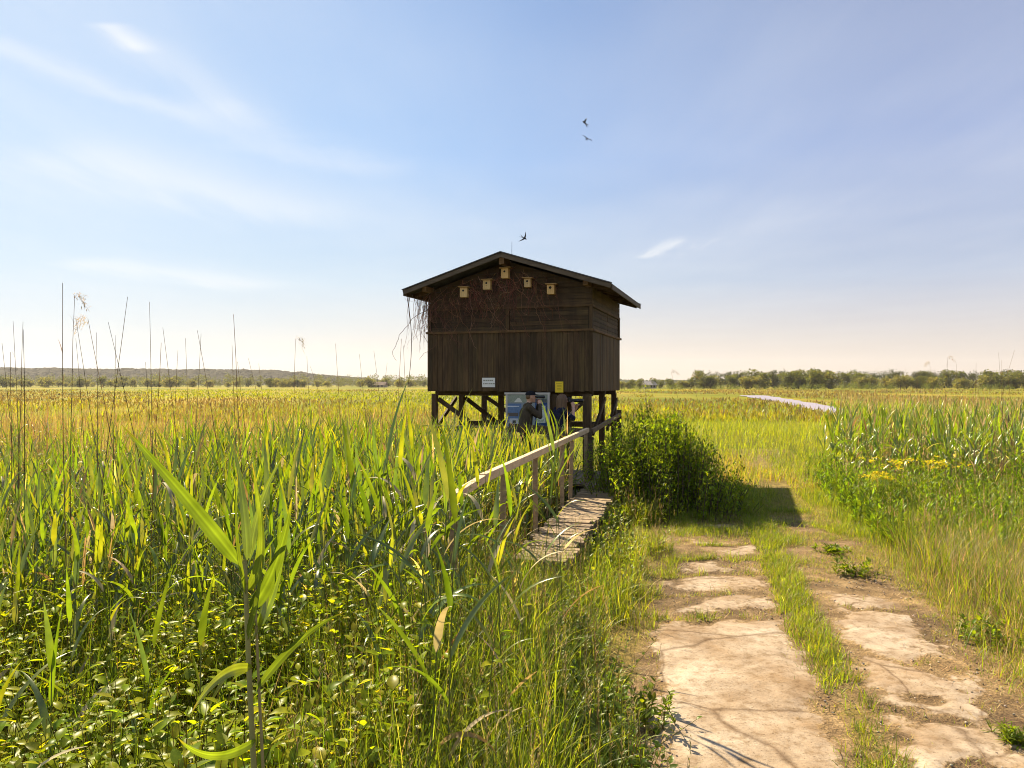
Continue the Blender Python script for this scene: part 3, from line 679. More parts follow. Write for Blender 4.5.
# bare creeper over the gable and down the left corner
crp = empty('creeper', hw(-1.9, -.05, float(ground_z(*hw(-1.9, -.1, 0)[:2]))), -TH); tag(crp, 'leafless reddish creeper hanging over the hide gable and left eave', 'climbing plant')
z_off = -crp.location[2]
def vine(p0, n, step, dirw, r0, spread):
    p = np.array(p0, float); P = [p.copy()]; d = np.array(dirw, float)
    for i in range(n):
        d = d * .75 + np.array([R.normal(0, spread), 0, R.normal(-.12, spread * .8)]); d /= np.linalg.norm(d) + 1e-6
        p = p + d * step * U(.7, 1.3); p[1] = -.06 + R.normal(0, .012); P.append(p.copy())
    P = np.array(P) + np.array([1.9, .05, z_off]); return P, np.linspace(r0, r0 * .45, len(P))
a = Acc()
for i in range(210):
    x = float(np.clip(R.normal(-.55, .85), -1.9, 1.15)); zt = roof_z(x) - U(.16, .6)
    P, r_ = vine((x, -.05, zt), int(R.integers(6, 20)), .075, (R.normal(0, .6), 0, -1), U(.004, .0075), .35)
    P = P[P[:, 2] > 3.0 - crp.location[2] * 0 - 1]
    a.tube(P, r_[:len(P)], 3, palette(1, [(1.3, .9, .8), (2.2, 1.3, 1.1), (3.2, 2.3, 1.8)], jit=.3)[0] * 1.0)
for x0 in (-1.75, -1.4, .75, .35, 1.1, -1.0, -.2):
    P, r_ = vine((x0, -.05, roof_z(x0) - .2), 24, .085, (0, 0, -1), .011, .22); a.tube(P, r_ * .7, 4, (1.2, .85, .7))
a.build('vine', M_TWIG, crp)
a = Acc()
for i in range(26):                                     # strands off the left eave, swinging free
    x, y = -1.98 - abs(R.normal(.16, .12)), U(-.4, .5); zt = roof_z(min(2.4, abs(x))) - .12; ln = U(.5, 1.35); n_ = 9
    s = np.linspace(0, 1, n_)
    P = np.stack([x + np.cumsum(R.normal(0, .018, n_)), y + np.cumsum(R.normal(0, .01, n_)), zt - ln * s], 1) + np.array([1.9, .05, z_off])
    a.tube(P, np.linspace(.006, .003, n_), 3, (1.6, 1.2, .9))
s = np.linspace(0, 1, 14); P = np.stack([-2.28 + .22 * np.sin(s * 2.2) * (1 - s * .4) - .05 * s, -.44 + 0 * s, 4.3 - 2.1 * s], 1) + np.array([1.9, .05, z_off]); a.tube(P, np.linspace(.009, .006, 14), 4, (1.2, 1, .8))
a.build('hanging_vine', M_TWIG, crp)

# ------------------------------------------------------------------ boardwalk, platform, railings
bw = empty('boardwalk', (float(rail_x(10)), 10, .3)); tag(bw, 'weathered plank boardwalk with uneven cross boards leading to the hide', 'boardwalk')
ang = math.atan(.235); ca, sa = math.cos(ang), math.sin(ang)
RB = np.array([[ca, sa, 0], [-sa, ca, 0], [0, 0, 1.]])  # local x across, y along
o0 = np.array([float(rail_x(10)), 10, .3])
def bwp(p, q, z): return np.array([p * ca + q * sa, -p * sa + q * ca, z])   # local to object
a = Acc(); q = -1.75
BWW = .64
while q < 5.2:
    wd_ = U(.125, .165); lift = U(-.008, .012)
    tl = R.normal(0, .018); rr_ = RB @ np.array([[math.cos(tl), -math.sin(tl), 0], [math.sin(tl), math.cos(tl), 0], [0, 0, 1]])
    k = U(.85, 1.35)
    a.box(bwp(BWW / 2 + R.normal(0, .02), q + wd_ / 2, lift - .02), (BWW + R.normal(0, .03), wd_ - U(.008, .022), .04), (k * 1.08, k, k * .92), rr_); q += wd_
a.build('deck', M_GREYW, bw, bevel=.004)
for p in (.06, BWW - .06): Acc().beam(bwp(p, -1.75, -.105), bwp(p, 5.2, -.105), .06, .125, (.6, .6, .6)).build('bearer', M_GREYW, bw, bevel=.004)
for q in (-1.6, 0, 1.7, 3.4, 5):
    for p in (.1, BWW - .1): Acc().box(bwp(p, q, -.36), (.1, .1, .39), (.6, .6, .6), RB).build('pile', M_GREYW, bw)
# platform under the hide front (hide coordinates)
pl = empty('platform', hw(1.2, -1.0, .3), -TH); tag(pl, 'plank platform at the foot of the hide where the two people stand', 'platform')
a = Acc(); x = -1.35
while x < 1.25:
    wd_ = U(.12, .15); k = U(.8, 1.25); a.box((x + wd_ / 2, 0.05, -.02 + U(-.004, .006)), (wd_ - .012, 2.3, .04), (k, k * .95, k * .9)); x += wd_
a.build('deck', M_GREYW, pl, bevel=.004)
for x in (-1.2, 1.1):
    for y in (-.95, .1, 1.0): Acc().box((x, y, -.34), (.1, .1, .56), (.7, .7, .7)).build('pile', M_GREYW, pl)
for y in (-.9, .95): Acc().beam((-1.3, y, -.09), (1.2, y, -.09), .06, .09, (.6, .6, .6)).build('bearer', M_GREYW, pl)

rail = empty('handrail', (float(rail_x(10)), 10, .3)); tag(rail, 'pale wooden handrail along the left side of the boardwalk', 'railing')
def bw_h(q0, q1, z0, z1, p0=-.05, p1=-.05, w_=.055, h_=.105, col=(1, 1, 1), nm='rail', mt=None):
    Acc().beam(bwp(p0, q0, z0), bwp(p1, q1, z1), w_, h_, col).build(nm, mt or M_RAIL, rail, bevel=.006)
qa = lambda y: (y - 10) / ca
bw_h(qa(6.35), qa(7.35), .955, 1.0, -.02, -.02, .07, .07, (1.0, 1, 1))
bw_h(qa(7.25), qa(14.7), 1.0, 1.01, -.02, -.03, .07, .085, (1, 1, 1))
for y, l_ in ((6.45, 0), (8.1, 0.02), (9.85, 0), (11.9, 0.0), (12.6, .06), (14.6, 0)):
    q = qa(y); Acc().beam(bwp(-.05, q, -.55), bwp(-.05 + l_ * .5, q + l_ * 2, .955), .065, .06, (1.5, 1.35, 1.1)).build('post', M_GREYW, rail, bevel=.006)
fr = empty('platform_railing', (1.55, 14.95, .3)); tag(fr, 'dark wooden railing in front of the two people on the platform', 'railing')
def wb(a_, b_, w_, h_, col, nm, mt=M_GREYW):
    o_ = np.array([1.55, 14.95, .3]); Acc().beam(np.array(a_) - o_, np.array(b_) - o_, w_, h_, col).build(nm, mt, fr, bevel=.006)
A0, A1 = px(509, 427.5, 15.3), px(592, 433.5, 14.85)
wb(A0, A1, .06, .17, (.42, .37, .3), 'rail')
wb(A1 + [0, .02, .04], px(620, 414.5, 19.2), .045, .095, (.75, .65, .5), 'rail')
wb(px(424, 425.5, 15.9), A0 + [0, .03, .0], .035, .035, (1.3, 1.15, .9), 'rail')
for u_, Y_ in ((470, 15.55), (512, 15.3)): p = px(u_, 424, Y_); wb([p[0], p[1] + .04, p[2]], [p[0], p[1] + .04, -.3], .06, .06, (.8, .75, .65), 'post')
for u_, Y_ in ((591, 14.9), (553, 15.08)): p = px(u_, 437, Y_); wb([p[0], p[1] + .04, p[2]], [p[0], p[1] + .04, -.2], .10, .09, (.5, .45, .38), 'post')
p = px(619, 410, 19.25); wb(p, [p[0], p[1], -.3], .11, .11, (.3, .26, .2), 'post')

# information board behind the people
ib = empty('information_board', hw(.50, -.12, 0), -TH + .02); tag(ib, 'blue and grey information board in a pale frame behind the man', 'information board')
x0, x1, zt, zb = -.47, .49, 1.99, 1.24
cz = (zt + zb) / 2; hgt = zt - zb; wd_ = x1 - x0
Acc().box((0, 0, cz), (wd_, .03, hgt)).build('panel', simple_mat('panel_grey', (.22, .25, .26), .4, .4, .12, (6, 6, 6)), ib)
fa = Acc()
fa.box((0, -.004, zt), (wd_ + .08, .05, .045)); fa.box((0, -.004, zb), (wd_ + .08, .05, .045))
for q in (x0, x1): fa.box((q, -.004, cz), (.045, .05, hgt - .045))
fa.build('frame', simple_mat('pale_frame', (.50, .45, .38), .6, .3, .1), ib, bevel=.004)
for q in (x0 + .05, x1 - .05): Acc().box((q, .05, .62), (.08, .06, 1.5)).build('post', M_GREYW, ib)
def patch(nm, cx_, cz_, w_, h_, col, d=.0): return Acc().box((cx_, -.0175 - d, cz_), (w_, .004, h_)).build(nm, simple_mat(nm, col, .4, .4, .15, (20, 20, 20)), ib)
patch('landscape_picture', 0, zt - .115, wd_ - .05, .17, (.25, .27, .20))
a = Acc(); a.add([[-.30, -.0225, zt - .195], [-.10, -.0225, zt - .195], [-.17, -.0225, zt - .10], [-.21, -.0225, zt - .095]], [[0, 1, 2, 3]]); a.build('hill_picture', simple_mat('pale_hill', (.62, .58, .5), .5, .3, .1), ib)
patch('blue_text_panel', -.29, cz - .10, .32, .50, (.10, .17, .30))
patch('heading_strip', -.33, cz + .09, .30, .02, (.55, .58, .62), .004)
patch('bird_picture', -.32, cz - .09, .24, .075, (.09, .07, .06), .004)
patch('text_block', -.30, cz - .25, .2, .14, (.50, .50, .50), .004)
patch('dark_picture', -.29, cz - .25, .08, .06, (.05, .05, .05), .008)
patch('deep_blue_panel', .32, cz - .05, .27, .62, (.02, .055, .17))
patch('map', .32, cz - .08, .20, .38, (.55, .58, .50), .004)
a = Acc()
for i in range(14): a.box((.32 + U(-.08, .08), -.0265, cz - .08 + U(-.17, .17)), (U(.01, .05), .003, U(.008, .03)))
a.build('map_marks', simple_mat('map_ink', (.35, .42, .25), .5, .3, .2), ib)

# ------------------------------------------------------------------ people
def remeshed(acc, name, voxel, mats, seg):
    """fuse the shapes into one skin; each face takes the material of the nearest limb"""
    t = acc.build('tmp', mats)
    md = t.modifiers.new('r', 'REMESH'); md.mode = 'VOXEL'; md.voxel_size = voxel; md.use_smooth_shade = True
    sm = t.modifiers.new('s', 'SMOOTH'); sm.iterations = 3; sm.factor = .5
    dg = bpy.context.evaluated_depsgraph_get(); me = bpy.data.meshes.new_from_object(t.evaluated_get(dg)); me.name = name
    bpy.data.objects.remove(t)
    me.materials.clear()
    for m_ in mats: me.materials.append(m_)
    n = len(me.polygons); ctr = np.zeros(n * 3); me.polygons.foreach_get('center', ctr); ctr = ctr.reshape(-1, 3)
    best = np.full(n, 9.); mi = np.zeros(n, int)
    for a_, b_, ra, rb, m_ in seg:
        a_ = np.array(a_); b_ = np.array(b_); d = b_ - a_; l2 = d @ d + 1e-9
        tt = np.clip(((ctr - a_) @ d) / l2, 0, 1); ds = np.linalg.norm(ctr - a_ - tt[:, None] * d, axis=1) - (ra + (rb - ra) * tt)
        k = ds < best; best[k] = ds[k]; mi[k] = m_
    me.polygons.foreach_set('material_index', mi.astype(np.int32)); me.update()
    o = bpy.data.objects.new(name, me); COL.objects.link(o); return o

def person(name, loc, face_az, H, J, mats, label, head_turn=0.0):
    """J: joints in body space, x forward, y left; mats: skin, top, trousers, shoes"""
    A = Acc(); seg = []
    def cap(a_, b_, ra, rb, m_):
        A.capsule(a_, b_, ra, rb); seg.append((a_, b_, ra, rb, m_))
    p, ch, nk, hd = J['pelvis'], J['chest'], J['neck'], J['head']
    W = J['width']
    for s in (-1, 1):
        cap((p[0], p[1] + s * .07 * W, p[2]), (ch[0] - .01, ch[1] + s * .075 * W, ch[2]), .115 * W, .125 * W, 1)
        cap((ch[0], ch[1] + s * .06, ch[2] + .02), (nk[0] - .02, nk[1] + s * .03, nk[2] - .03), .12 * W, .06, 1)
        sh = J['sh'][s]; el = J['el'][s]; wr = J['wr'][s]
        cap((ch[0], ch[1] + s * .08, ch[2] + .05), sh, .09, .072 * W, 1)
        cap(sh, el, .066 * W, .053 * W, 1)
        if J['bare']:
            mid = tuple(np.array(el) * .93 + np.array(wr) * .07); cap(el, mid, .052, .05, 1); cap(mid, wr, .042, .029, 0)
        else: cap(el, wr, .053, .038, 1)
        # hand: palm, four unequal curled fingers, thumb leaving the side of the palm
        gr = np.array(J['grip'][s]); w0 = np.array(wr); fw = gr - w0; fw /= np.linalg.norm(fw)
        inn = np.array([0.25, -s, 0.]); inn -= fw * (inn @ fw); inn /= np.linalg.norm(inn); lat_ = np.cross(fw, inn)
        pc = w0 + fw * .085
        for q in (-.022, 0, .022): cap(tuple(w0 + lat_ * q * .6), tuple(pc + lat_ * q * 1.2), .018, .016, 0)
        for i_, (q, ln) in enumerate(((-.032, .062), (-.011, .074), (.011, .070), (.031, .056))):
            k0 = pc + lat_ * q; k1 = k0 + fw * ln * .45 + inn * ln * .22; k2 = k1 + inn * ln * .5 - fw * ln * .05
            cap(tuple(k0), tuple(k1), .0095, .009, 0); cap(tuple(k1), tuple(k2), .009, .0075, 0)
        t0_ = w0 + fw * .03 - lat_ * .024; t1_ = t0_ + (-lat_ * .7 + fw * .6 + inn * .3) * .042; t2_ = t1_ + (fw * .6 + inn * .8) * .032
        cap(tuple(t0_), tuple(t1_), .012, .0105, 0); cap(tuple(t1_), tuple(t2_), .0105, .0085, 0)
        hp, kn, an = (p[0], p[1] + s * .088, p[2] - .03), J['kn'][s], J['an'][s]
        cap(hp, kn, .098 * W, .062, 2); cap(kn, (an[0], an[1], an[2] + .02), .06, .045, 2)
        cap((an[0] - .03, an[1], .045), (an[0] + .16, an[1] + s * .03, .038), .044, .036, 3)
    cap(nk, (hd[0] - .015, hd[1], hd[2] - .07), .056, .054, 0)
    # head with face: skull, jaw, nose, brow, lips, ears
    ct, st_ = math.cos(head_turn), math.sin(head_turn); RH = np.array([[ct, -st_, 0], [st_, ct, 0], [0, 0, 1]])
    def hp_(v): return tuple(np.array(hd) + RH @ np.array(v))
    A.ball(hd, (.098, .077, .118), rot=RH, k=18); seg.append((hp_((-.02, 0, .02)), hp_((.02, 0, -.02)), .09, .09, 0))
    cap(hp_((.02, 0, -.06)), hp_((.068, 0, -.088)), .058, .032, 0)
    cap(hp_((.088, 0, .02)), hp_((.112, 0, -.022)), .011, .017, 0)
    cap(hp_((.076, -.035, .032)), hp_((.076, .035, .032)), .018, .018, 0)
    cap(hp_((.085, -.02, -.055)), hp_((.085, .02, -.055)), .011, .011, 0)
    for s in (-1, 1): cap(hp_((-.005, s * .078, .02)), hp_((.0, s * .082, -.025)), .018, .013, 0)
    root = empty(name, loc, face_az); tag(root, label, 'person')
    b = remeshed(A, 'body', .0085, mats, seg); b.parent = root
    # eyes
    e = Acc()
    for s in (-1, 1): e.ball(hp_((.086, s * .032, .005)), .0125)
    e.build('eyes', M_GADGET, root, smooth=True)
    return root, hp_, RH

def arms(J): return J
JM = dict(width=1.06, bare=False, pelvis=(-.03, 0, .94), chest=(.0, 0, 1.30), neck=(.045, 0, 1.50), head=(.085, 0, 1.635),
          sh={-1: (.02, -.19, 1.425), 1: (.02, .19, 1.425)}, el={-1: (.235, -.225, 1.245), 1: (.24, .20, 1.25)},
          wr={-1: (.255, -.10, 1.47), 1: (.26, .09, 1.48)}, grip={-1: (.255, -.055, 1.60), 1: (.26, .05, 1.61)},
          kn={-1: (.03, -.10, .50), 1: (.03, .10, .50)}, an={-1: (-.02, -.11, .08), 1: (-.01, .11, .08)})
man, hpm, RHm = person('person', (.30, 15.55, .3), rad(8), 1.76, JM, [M_SKIN, M_JACKET, M_TROUSER, M_SHOE], 'man in olive jacket and black cap looking right through binoculars')
a = Acc()
th_ = np.linspace(0.02, math.pi / 2 + .02, 8)
V = lathe(np.sin(th_), np.cos(th_), 20) * np.array([.112, .092, .088]); V = V + np.array(JM['head']) + np.array([-.004, 0, .040])
a.add(V, grid_faces(1, 8, 20, True))
a.build('cap', M_CAP, man, smooth=True)
a = Acc(); ph = np.linspace(-1.05, 1.05, 12)
pk = [[[.088 * math.cos(q) + .012, .08 * math.sin(q), .052], [.088 * math.cos(q) + .085 * max(0, math.cos(q * 1.3)), .078 * math.sin(q), .040]] for q in ph]
V = np.array(pk).reshape(-1, 3) + np.array(JM['head']); V2 = V + [0, 0, .007]
VV = np.concatenate([V.reshape(12, 2, 3), V2.reshape(12, 2, 3)[:, ::-1]], 1)
a.add(VV.reshape(-1, 3), grid_faces(1, 12, 4, True)); a.build('cap_peak', M_CAP, man)
a = Acc(); a.ball(np.array(JM['head']) + [-.03, 0, .005], (.078, .081, .075)); a.build('hair', M_HAIR, man, smooth=True)
a = Acc(); nk = np.array(JM['neck']); P = [nk + [.065 * math.cos(q) - .012, .07 * math.sin(q), -.005 + .012 * math.cos(q)] for q in np.linspace(0, 2 * math.pi, 17)]
a.tube(P, .024, 7); a.build('collar', M_JACKET, man, smooth=True)
def gadget_place(o, base, az): o.location = base; o.rotation_euler = (0, 0, az)
bi = empty('binoculars', (.30, 15.55, .3), rad(8)); tag(bi, 'black binoculars held to the eyes of the man in the cap', 'binoculars')
for s in (-1, 1):
    a = Acc(); y = s * .034
    a.capsule((.185, y, 1.638), (.22, y, 1.638), .019, .021); a.capsule((.22, y, 1.638), (.275, s * .044, 1.636), .028, .026); a.capsule((.275, s * .044, 1.636), (.345, s * .046, 1.634), .027, .033)
    a.build('barrel', M_GADGET, bi, smooth=True)
Acc().capsule((.225, -.03, 1.645), (.225, .03, 1.645), .015, .015).capsule((.21, 0, 1.648), (.285, 0, 1.645), .012, .012).build('bridge', M_GADGET, bi, smooth=True)

JW = dict(width=1.0, bare=True, pelvis=(-.04, 0, .90), chest=(-.005, 0, 1.245), neck=(.035, 0, 1.435), head=(.075, 0, 1.565),
          sh={-1: (.01, -.175, 1.36), 1: (.01, .175, 1.36)}, el={-1: (.23, -.19, 1.20), 1: (.245, .17, 1.19)},
          wr={-1: (.285, -.075, 1.42), 1: (.40, .075, 1.385)}, grip={-1: (.27, -.055, 1.53), 1: (.42, .03, 1.50)},
          kn={-1: (.02, -.095, .48), 1: (.02, .095, .48)}, an={-1: (-.03, -.10, .08), 1: (-.01, .10, .08)})
AZW = rad(18)
wom, hpw, RHw = person('person', (.96, 15.5, .3), AZW, 1.68, JW, [M_SKIN, M_NAVY, M_TROUSER, M_SHOE], 'woman with shoulder length brown hair and navy shirt aiming a camera')
a = Acc(); hd = np.array(JW['head'])
# hair: cap of hair over skull, falling to the shoulders behind and at the sides
rows, cols_ = 12, 22; V = []
for i in range(rows):
    t_ = i / (rows - 1)
    for j in range(cols_):
        q = rad(58) + (2 * math.pi - 2 * rad(58)) * j / (cols_ - 1)       # open at the face
        if t_ < .45:
            th_ = t_ / .45 * math.pi / 2; r_ = math.sin(th_) + .02; z_ = .128 * math.cos(th_) + .004
        else: r_ = 1 - .06 * (t_ - .45); z_ = -(t_ - .45) / .55 * .205
        wob = 1 + .05 * math.sin(j * 2.3 + i * .4) + R.normal(0, .012)
        V.append([hd[0] - .006 + .118 * r_ * wob * math.cos(q), hd[1] + .100 * r_ * wob * math.sin(q) * (1 + .18 * max(0, t_ - .45)), hd[2] + z_ + R.normal(0, .002)])
ho = a.add(V, grid_faces(1, rows, cols_)).build('hair', M_HAIR, wom, smooth=True)
sd_ = ho.modifiers.new('solid', 'SOLIDIFY'); sd_.thickness = .018; sd_.offset = 0
a = Acc(); a.ball(hd + np.array([-.015, 0, .055]), (.108, .088, .082)); a.build('fringe', M_HAIR, wom, smooth=True)
cm_ = empty('camera', (.96, 15.5, .3), AZW); tag(cm_, 'black camera with long lens at the eye of the woman', 'camera')
a = Acc(); a.box((.225, 0, 1.57), (.055, .13, .085)); a.box((.215, 0, 1.622), (.05, .05, .03)); a.build('camera_body', M_GADGET, cm_, bevel=.008)
a = Acc(); a.capsule((.25, 0, 1.565), (.42, 0, 1.56), .034, .036); a.capsule((.42, 0, 1.56), (.50, 0, 1.558), .040, .043); a.build('lens', M_GADGET, cm_, smooth=True)

# ------------------------------------------------------------------ birds in the air
def bird(u, v, Y, size, roll, yaw, sweep, label):
    p = px(u, v, Y); r = empty('swallow', p); r.rotation_euler = (roll[0], roll[1], yaw); tag(r, label, 'bird', 'swallows in flight')
    s = size
    A = Acc(); seg = []
    A.capsule((-.5 * s, 0, 0), (.32 * s, 0, .01 * s), .05 * s, .13 * s); A.capsule((.3 * s, 0, .02 * s), (.5 * s, 0, .02 * s), .11 * s, .08 * s)
    A.capsule((.52 * s, 0, .02 * s), (.62 * s, 0, .0), .035 * s, .012 * s)
    for k in (-1, 1):
        V = []
        for t_ in np.linspace(0, 1, 8):
            le = np.array([(.25 - sweep * t_ ** 1.6 + .10 * math.sin(t_ * 3)) * s, k * t_ * 1.05 * s, (.30 * math.sin(t_ * 2.2)) * s]); c_ = .34 * s * (1 - t_ ** 1.5 * .93)
            c_ = max(c_, .09 * s); V += [le, le - [c_, 0, 0], le - [c_, 0, .075 * s], le - [0, 0, .075 * s]]
        A.add(V, grid_faces(1, 8, 4, True))
        A.add([[-.35 * s, 0, .0], [-.35 * s, k * .09 * s, 0], [-.98 * s, k * .26 * s, 0], [-.60 * s, k * .03 * s, 0], [-.35 * s, 0, .06 * s], [-.35 * s, k * .09 * s, .06 * s], [-.98 * s, k * .26 * s, .06 * s], [-.60 * s, k * .03 * s, .06 * s]], [[0, 1, 2, 3], [4, 7, 6, 5], [0, 4, 5, 1], [1, 5, 6, 2], [2, 6, 7, 3]])
    t = remeshed(A, 'body', .024 * s, [M_BIRD], []); t.parent = r
bird(585, 123, 34, .27, (rad(35), rad(-40)), rad(150), .55, 'dark swallow, upper of the two flying high to the right above the hide')
bird(587, 139, 34, .25, (rad(35), rad(-30)), rad(70), .75, 'dark swallow, lower of the two flying high to the right above the hide')
bird(524, 238, 30, .23, (rad(70), rad(30)), rad(-30), .6, 'dark swallow flying just over the ridge of the hide')

# ------------------------------------------------------------------ vegetation
GREEN = [(.088, .145, .013), (.115, .17, .014), (.058, .10, .012), (.15, .185, .018)]
YGREEN = [(.17, .215, .014), (.21, .24, .016), (.13, .175, .013)]
PALE = [(.44, .39, .27), (.38, .33, .22)]
STRAW = [(.34, .25, .12), (.42, .32, .17), (.25, .16, .075), (.30, .19, .10)]

def keep_left(x, y):
    "reed land left of the boardwalk and of the track"
    lim = np.where(y < 6.2, -.05 - .10 * (6.2 - y), rail_x(y) - .18)
    return x < lim

# --- one reed: stem and long leaves
def reed_parts(h, nl, lw=.033, ll=.46, lean=.06, dead=False):
    """stem path, list of (V,Q,C) leaves, in reed space"""
    n = 9; s = np.linspace(0, 1, n); az = R.uniform(0, 6.28)
    off = lean * h * s ** 1.8
    P = np.stack([off * math.cos(az), off * math.sin(az), h * .80 * s], 1)
    r_ = np.linspace(.0048, .0022, n)
    leaves = []; side = R.uniform(0, 6.28)
    for i in range(nl):
        t = .22 + .78 * (i + R.uniform(-.2, .2)) / (nl - 1) if nl > 1 else 1; t = min(t, 1)
        p = np.array([np.interp(t, s, P[:, k]) for k in range(3)])
        a_ = side + math.pi * i + R.normal(0, .45)
        top = t > .86
        L_ = ll * R.uniform(.75, 1.2) * (1.0 - .25 * abs(t - .65)); w_ = lw * R.uniform(.75, 1.2)
        t0 = R.uniform(.08, .35) if top else R.uniform(.30, .65); c_ = R.uniform(.1, .6) if top else R.uniform(.35, 1.5)
        if not top and R.random() < .14: c_ += 1.0
        if t < .4 and R.random() < .45: col = palette(1, STRAW)
        elif not top and R.random() < .10: col = palette(1, PALE, jit=.1)
        else: col = palette(1, GREEN, jit=.15)
        V, Q, k = blades(p[None], a_, L_, w_, t0, c_, 10, 'reed', fold=.28, twist=R.normal(0, .7))
        leaves.append((V, Q, rep(col, k), bool(col[0, 0] > col[0, 1] * 1.12)))
    return P, r_, leaves
STEMC = (.13, .15, .04)
hero_mats = [M_STEM, M_REED, M_DRY]
def reed_thing(x, y, variant, rz, sc, label, group, parts):
    st, lv, whole = variant
    z = float(ground_z(x, y)) - .03
    if parts:
        r = empty('reed', (x, y, z), rz); r.scale = (sc,) * 3
        o = bpy.data.objects.new('stem', st); COL.objects.link(o); o.parent = r
        for l_ in lv: o = bpy.data.objects.new('leaf', l_); COL.objects.link(o); o.parent = r
    else:
        r = bpy.data.objects.new('reed', whole); COL.objects.link(r); r.location = (x, y, z); r.rotation_euler = (0, 0, rz); r.scale = (sc,) * 3
    tag(r, label, 'reed', group); return r
def drop(o):
    d = o.data; bpy.data.objects.remove(o); return d
VAR = []
for i in range(14):
    P, r_, lv = reed_parts(R.uniform(1.75, 2.15), int(R.integers(6, 9)))
    w_ = Acc(); w_.tube(P, r_, 5, STEMC, 0)
    ld = []
    for V, Q, C, dry in lv: w_.add(V, Q, C, 1 + dry); ld.append(drop(Acc().add(V, Q, C).build('leaf', M_DRY if dry else M_REED, smooth=True)))
    sd = drop(Acc().tube(P, r_, 5, STEMC).build('stem', M_STEM, smooth=True))
    VAR.append((sd, ld, drop(w_.build('reed', hero_mats, smooth=True))))

# the big pale reed right in front, leaf by leaf
hx, hy = -.62, 1.82; hz = float(ground_z(hx, hy)) - .05
hero = empty('reed', (hx, hy, hz)); tag(hero, 'tall reed nearest the viewer with long broad bright leaves in the left foreground', 'reed')
hs = Acc(); S = []
def hpx(u, v, Y=1.82): return px(u, v, Y) - np.array([hx, hy, hz])
b0 = hpx(257, 1150); P = np.array([b0 * 1.0, hpx(256, 900), hpx(254, 768), hpx(250, 690), hpx(247, 620), hpx(245, 560)]); P[0, 2] = 0
hs.tube(P, [.0075, .0072, .007, .0065, .006, .005], 7, (.30, .27, .09)); hs.tube(P + np.array([.018, .01, 0]), [.004, .004, .004, .0036, .0032, .0026], 6, (.34, .27, .11)); hs.build('stem', M_STEM, hero, smooth=True)
def leaf_path(pts, wmax, col, roll=0.0, prof='reed', n=18):
    pts = np.array(pts); t = np.linspace(0, 1, len(pts)); tt = np.linspace(0, 1, n)
    # smooth interpolation through the points
    if len(pts) == 3: B = np.stack([(1 - tt) ** 2, 2 * tt * (1 - tt), tt ** 2], 1); C = B @ np.array([pts[0], 2 * pts[1] - .5 * (pts[0] + pts[2]), pts[2]])
    else: C = np.stack([np.interp(tt, t, pts[:, k]) for k in range(3)], 1)
    tg = np.gradient(C, axis=0); tg /= np.linalg.norm(tg, axis=1)[:, None]
    vd = np.array([math.sin(roll), -math.cos(roll), .15]); sd = np.cross(tg, vd); sd /= np.linalg.norm(sd, axis=1)[:, None]; nr = np.cross(sd, tg)
    hw_ = (PROF[prof](tt) * wmax / 2)[:, None]; hw_ = np.maximum(hw_, .0005)
    q9 = np.linspace(1, -1, 9)
    V = np.stack([C + sd * hw_ * k_ + nr * hw_ * .3 * abs(k_) for k_ in q9], 1)
    cv = np.broadcast_to(np.asarray(col), (n, 9, 3)) * np.array([.95, 1.1, .85, 1.05, 1.5, .9, 1.1, .88, 1.05])[None, :, None] * (1 + .10 * np.sin(tt * 23 + roll * 9))[:, None, None] * np.where(tt > .9, 1.25, 1.0)[:, None, None] ** np.array([2.6, .6, .8])
    return Acc().add(V.reshape(-1, 3), grid_faces(1, n, 9), cv.reshape(-1, 3))
HL = [  # base, middle, tip (pixel, distance), width
    ((240, 565, 1.82), (185, 497, 1.74), (122, 425, 1.66), .034, 0.2), ((247, 560, 1.82), (243, 505, 1.85), (233, 440, 1.9), .026, .9), ((248, 590, 1.82), (262, 545, 1.80), (252, 462, 1.78), .030, -.4),
    ((250, 610, 1.82), (275, 565, 1.8), (292, 497, 1.75), .034, .5), ((254, 625, 1.82), (272, 595, 1.9), (288, 530, 1.95), .028, 1.2), ((246, 595, 1.82), (236, 540, 1.76), (238, 470, 1.74), .024, 1.5),
    ((247, 640, 1.82), (258, 600, 1.75), (262, 560, 1.7), .030, -.8), ((256, 690, 1.82), (300, 640, 1.8), (345, 612, 1.72), .018, .3), ((252, 668, 1.82), (222, 676, 1.72), (192, 712, 1.66), .026, .2), ((256, 740, 1.82), (215, 755, 1.66), (178, 738, 1.58), .026, .1),
    ((246, 570, 1.82), (225, 545, 1.86), (215, 500, 1.92), .020, .9), ((246, 600, 1.82), (244, 545, 1.9), (250, 490, 1.95), .034, 2.2), ((252, 640, 1.82), (266, 590, 1.86), (270, 545, 1.84), .032, 2.4), ((250, 560, 1.84), (262, 500, 1.9), (284, 455, 1.96), .018, .7)]
for b_, m_, t_, w_, ro in HL:
    leaf_path([hpx(*b_), hpx(*m_), hpx(*t_)], w_, palette(1, [(.085, .135, .016), (.105, .15, .02), (.07, .115, .016)], jit=.08)[0], ro).build('leaf', M_REED, hero, smooth=True)

G1 = 'green reeds left of the boardwalk'
pts = []
def far_enough(x, y, d):
    for a_, b_ in pts:
        if (a_ - x) ** 2 + (b_ - y) ** 2 < d * d: return False
    return True
def in_view(x, y): return abs(x) < y * .69 + .3
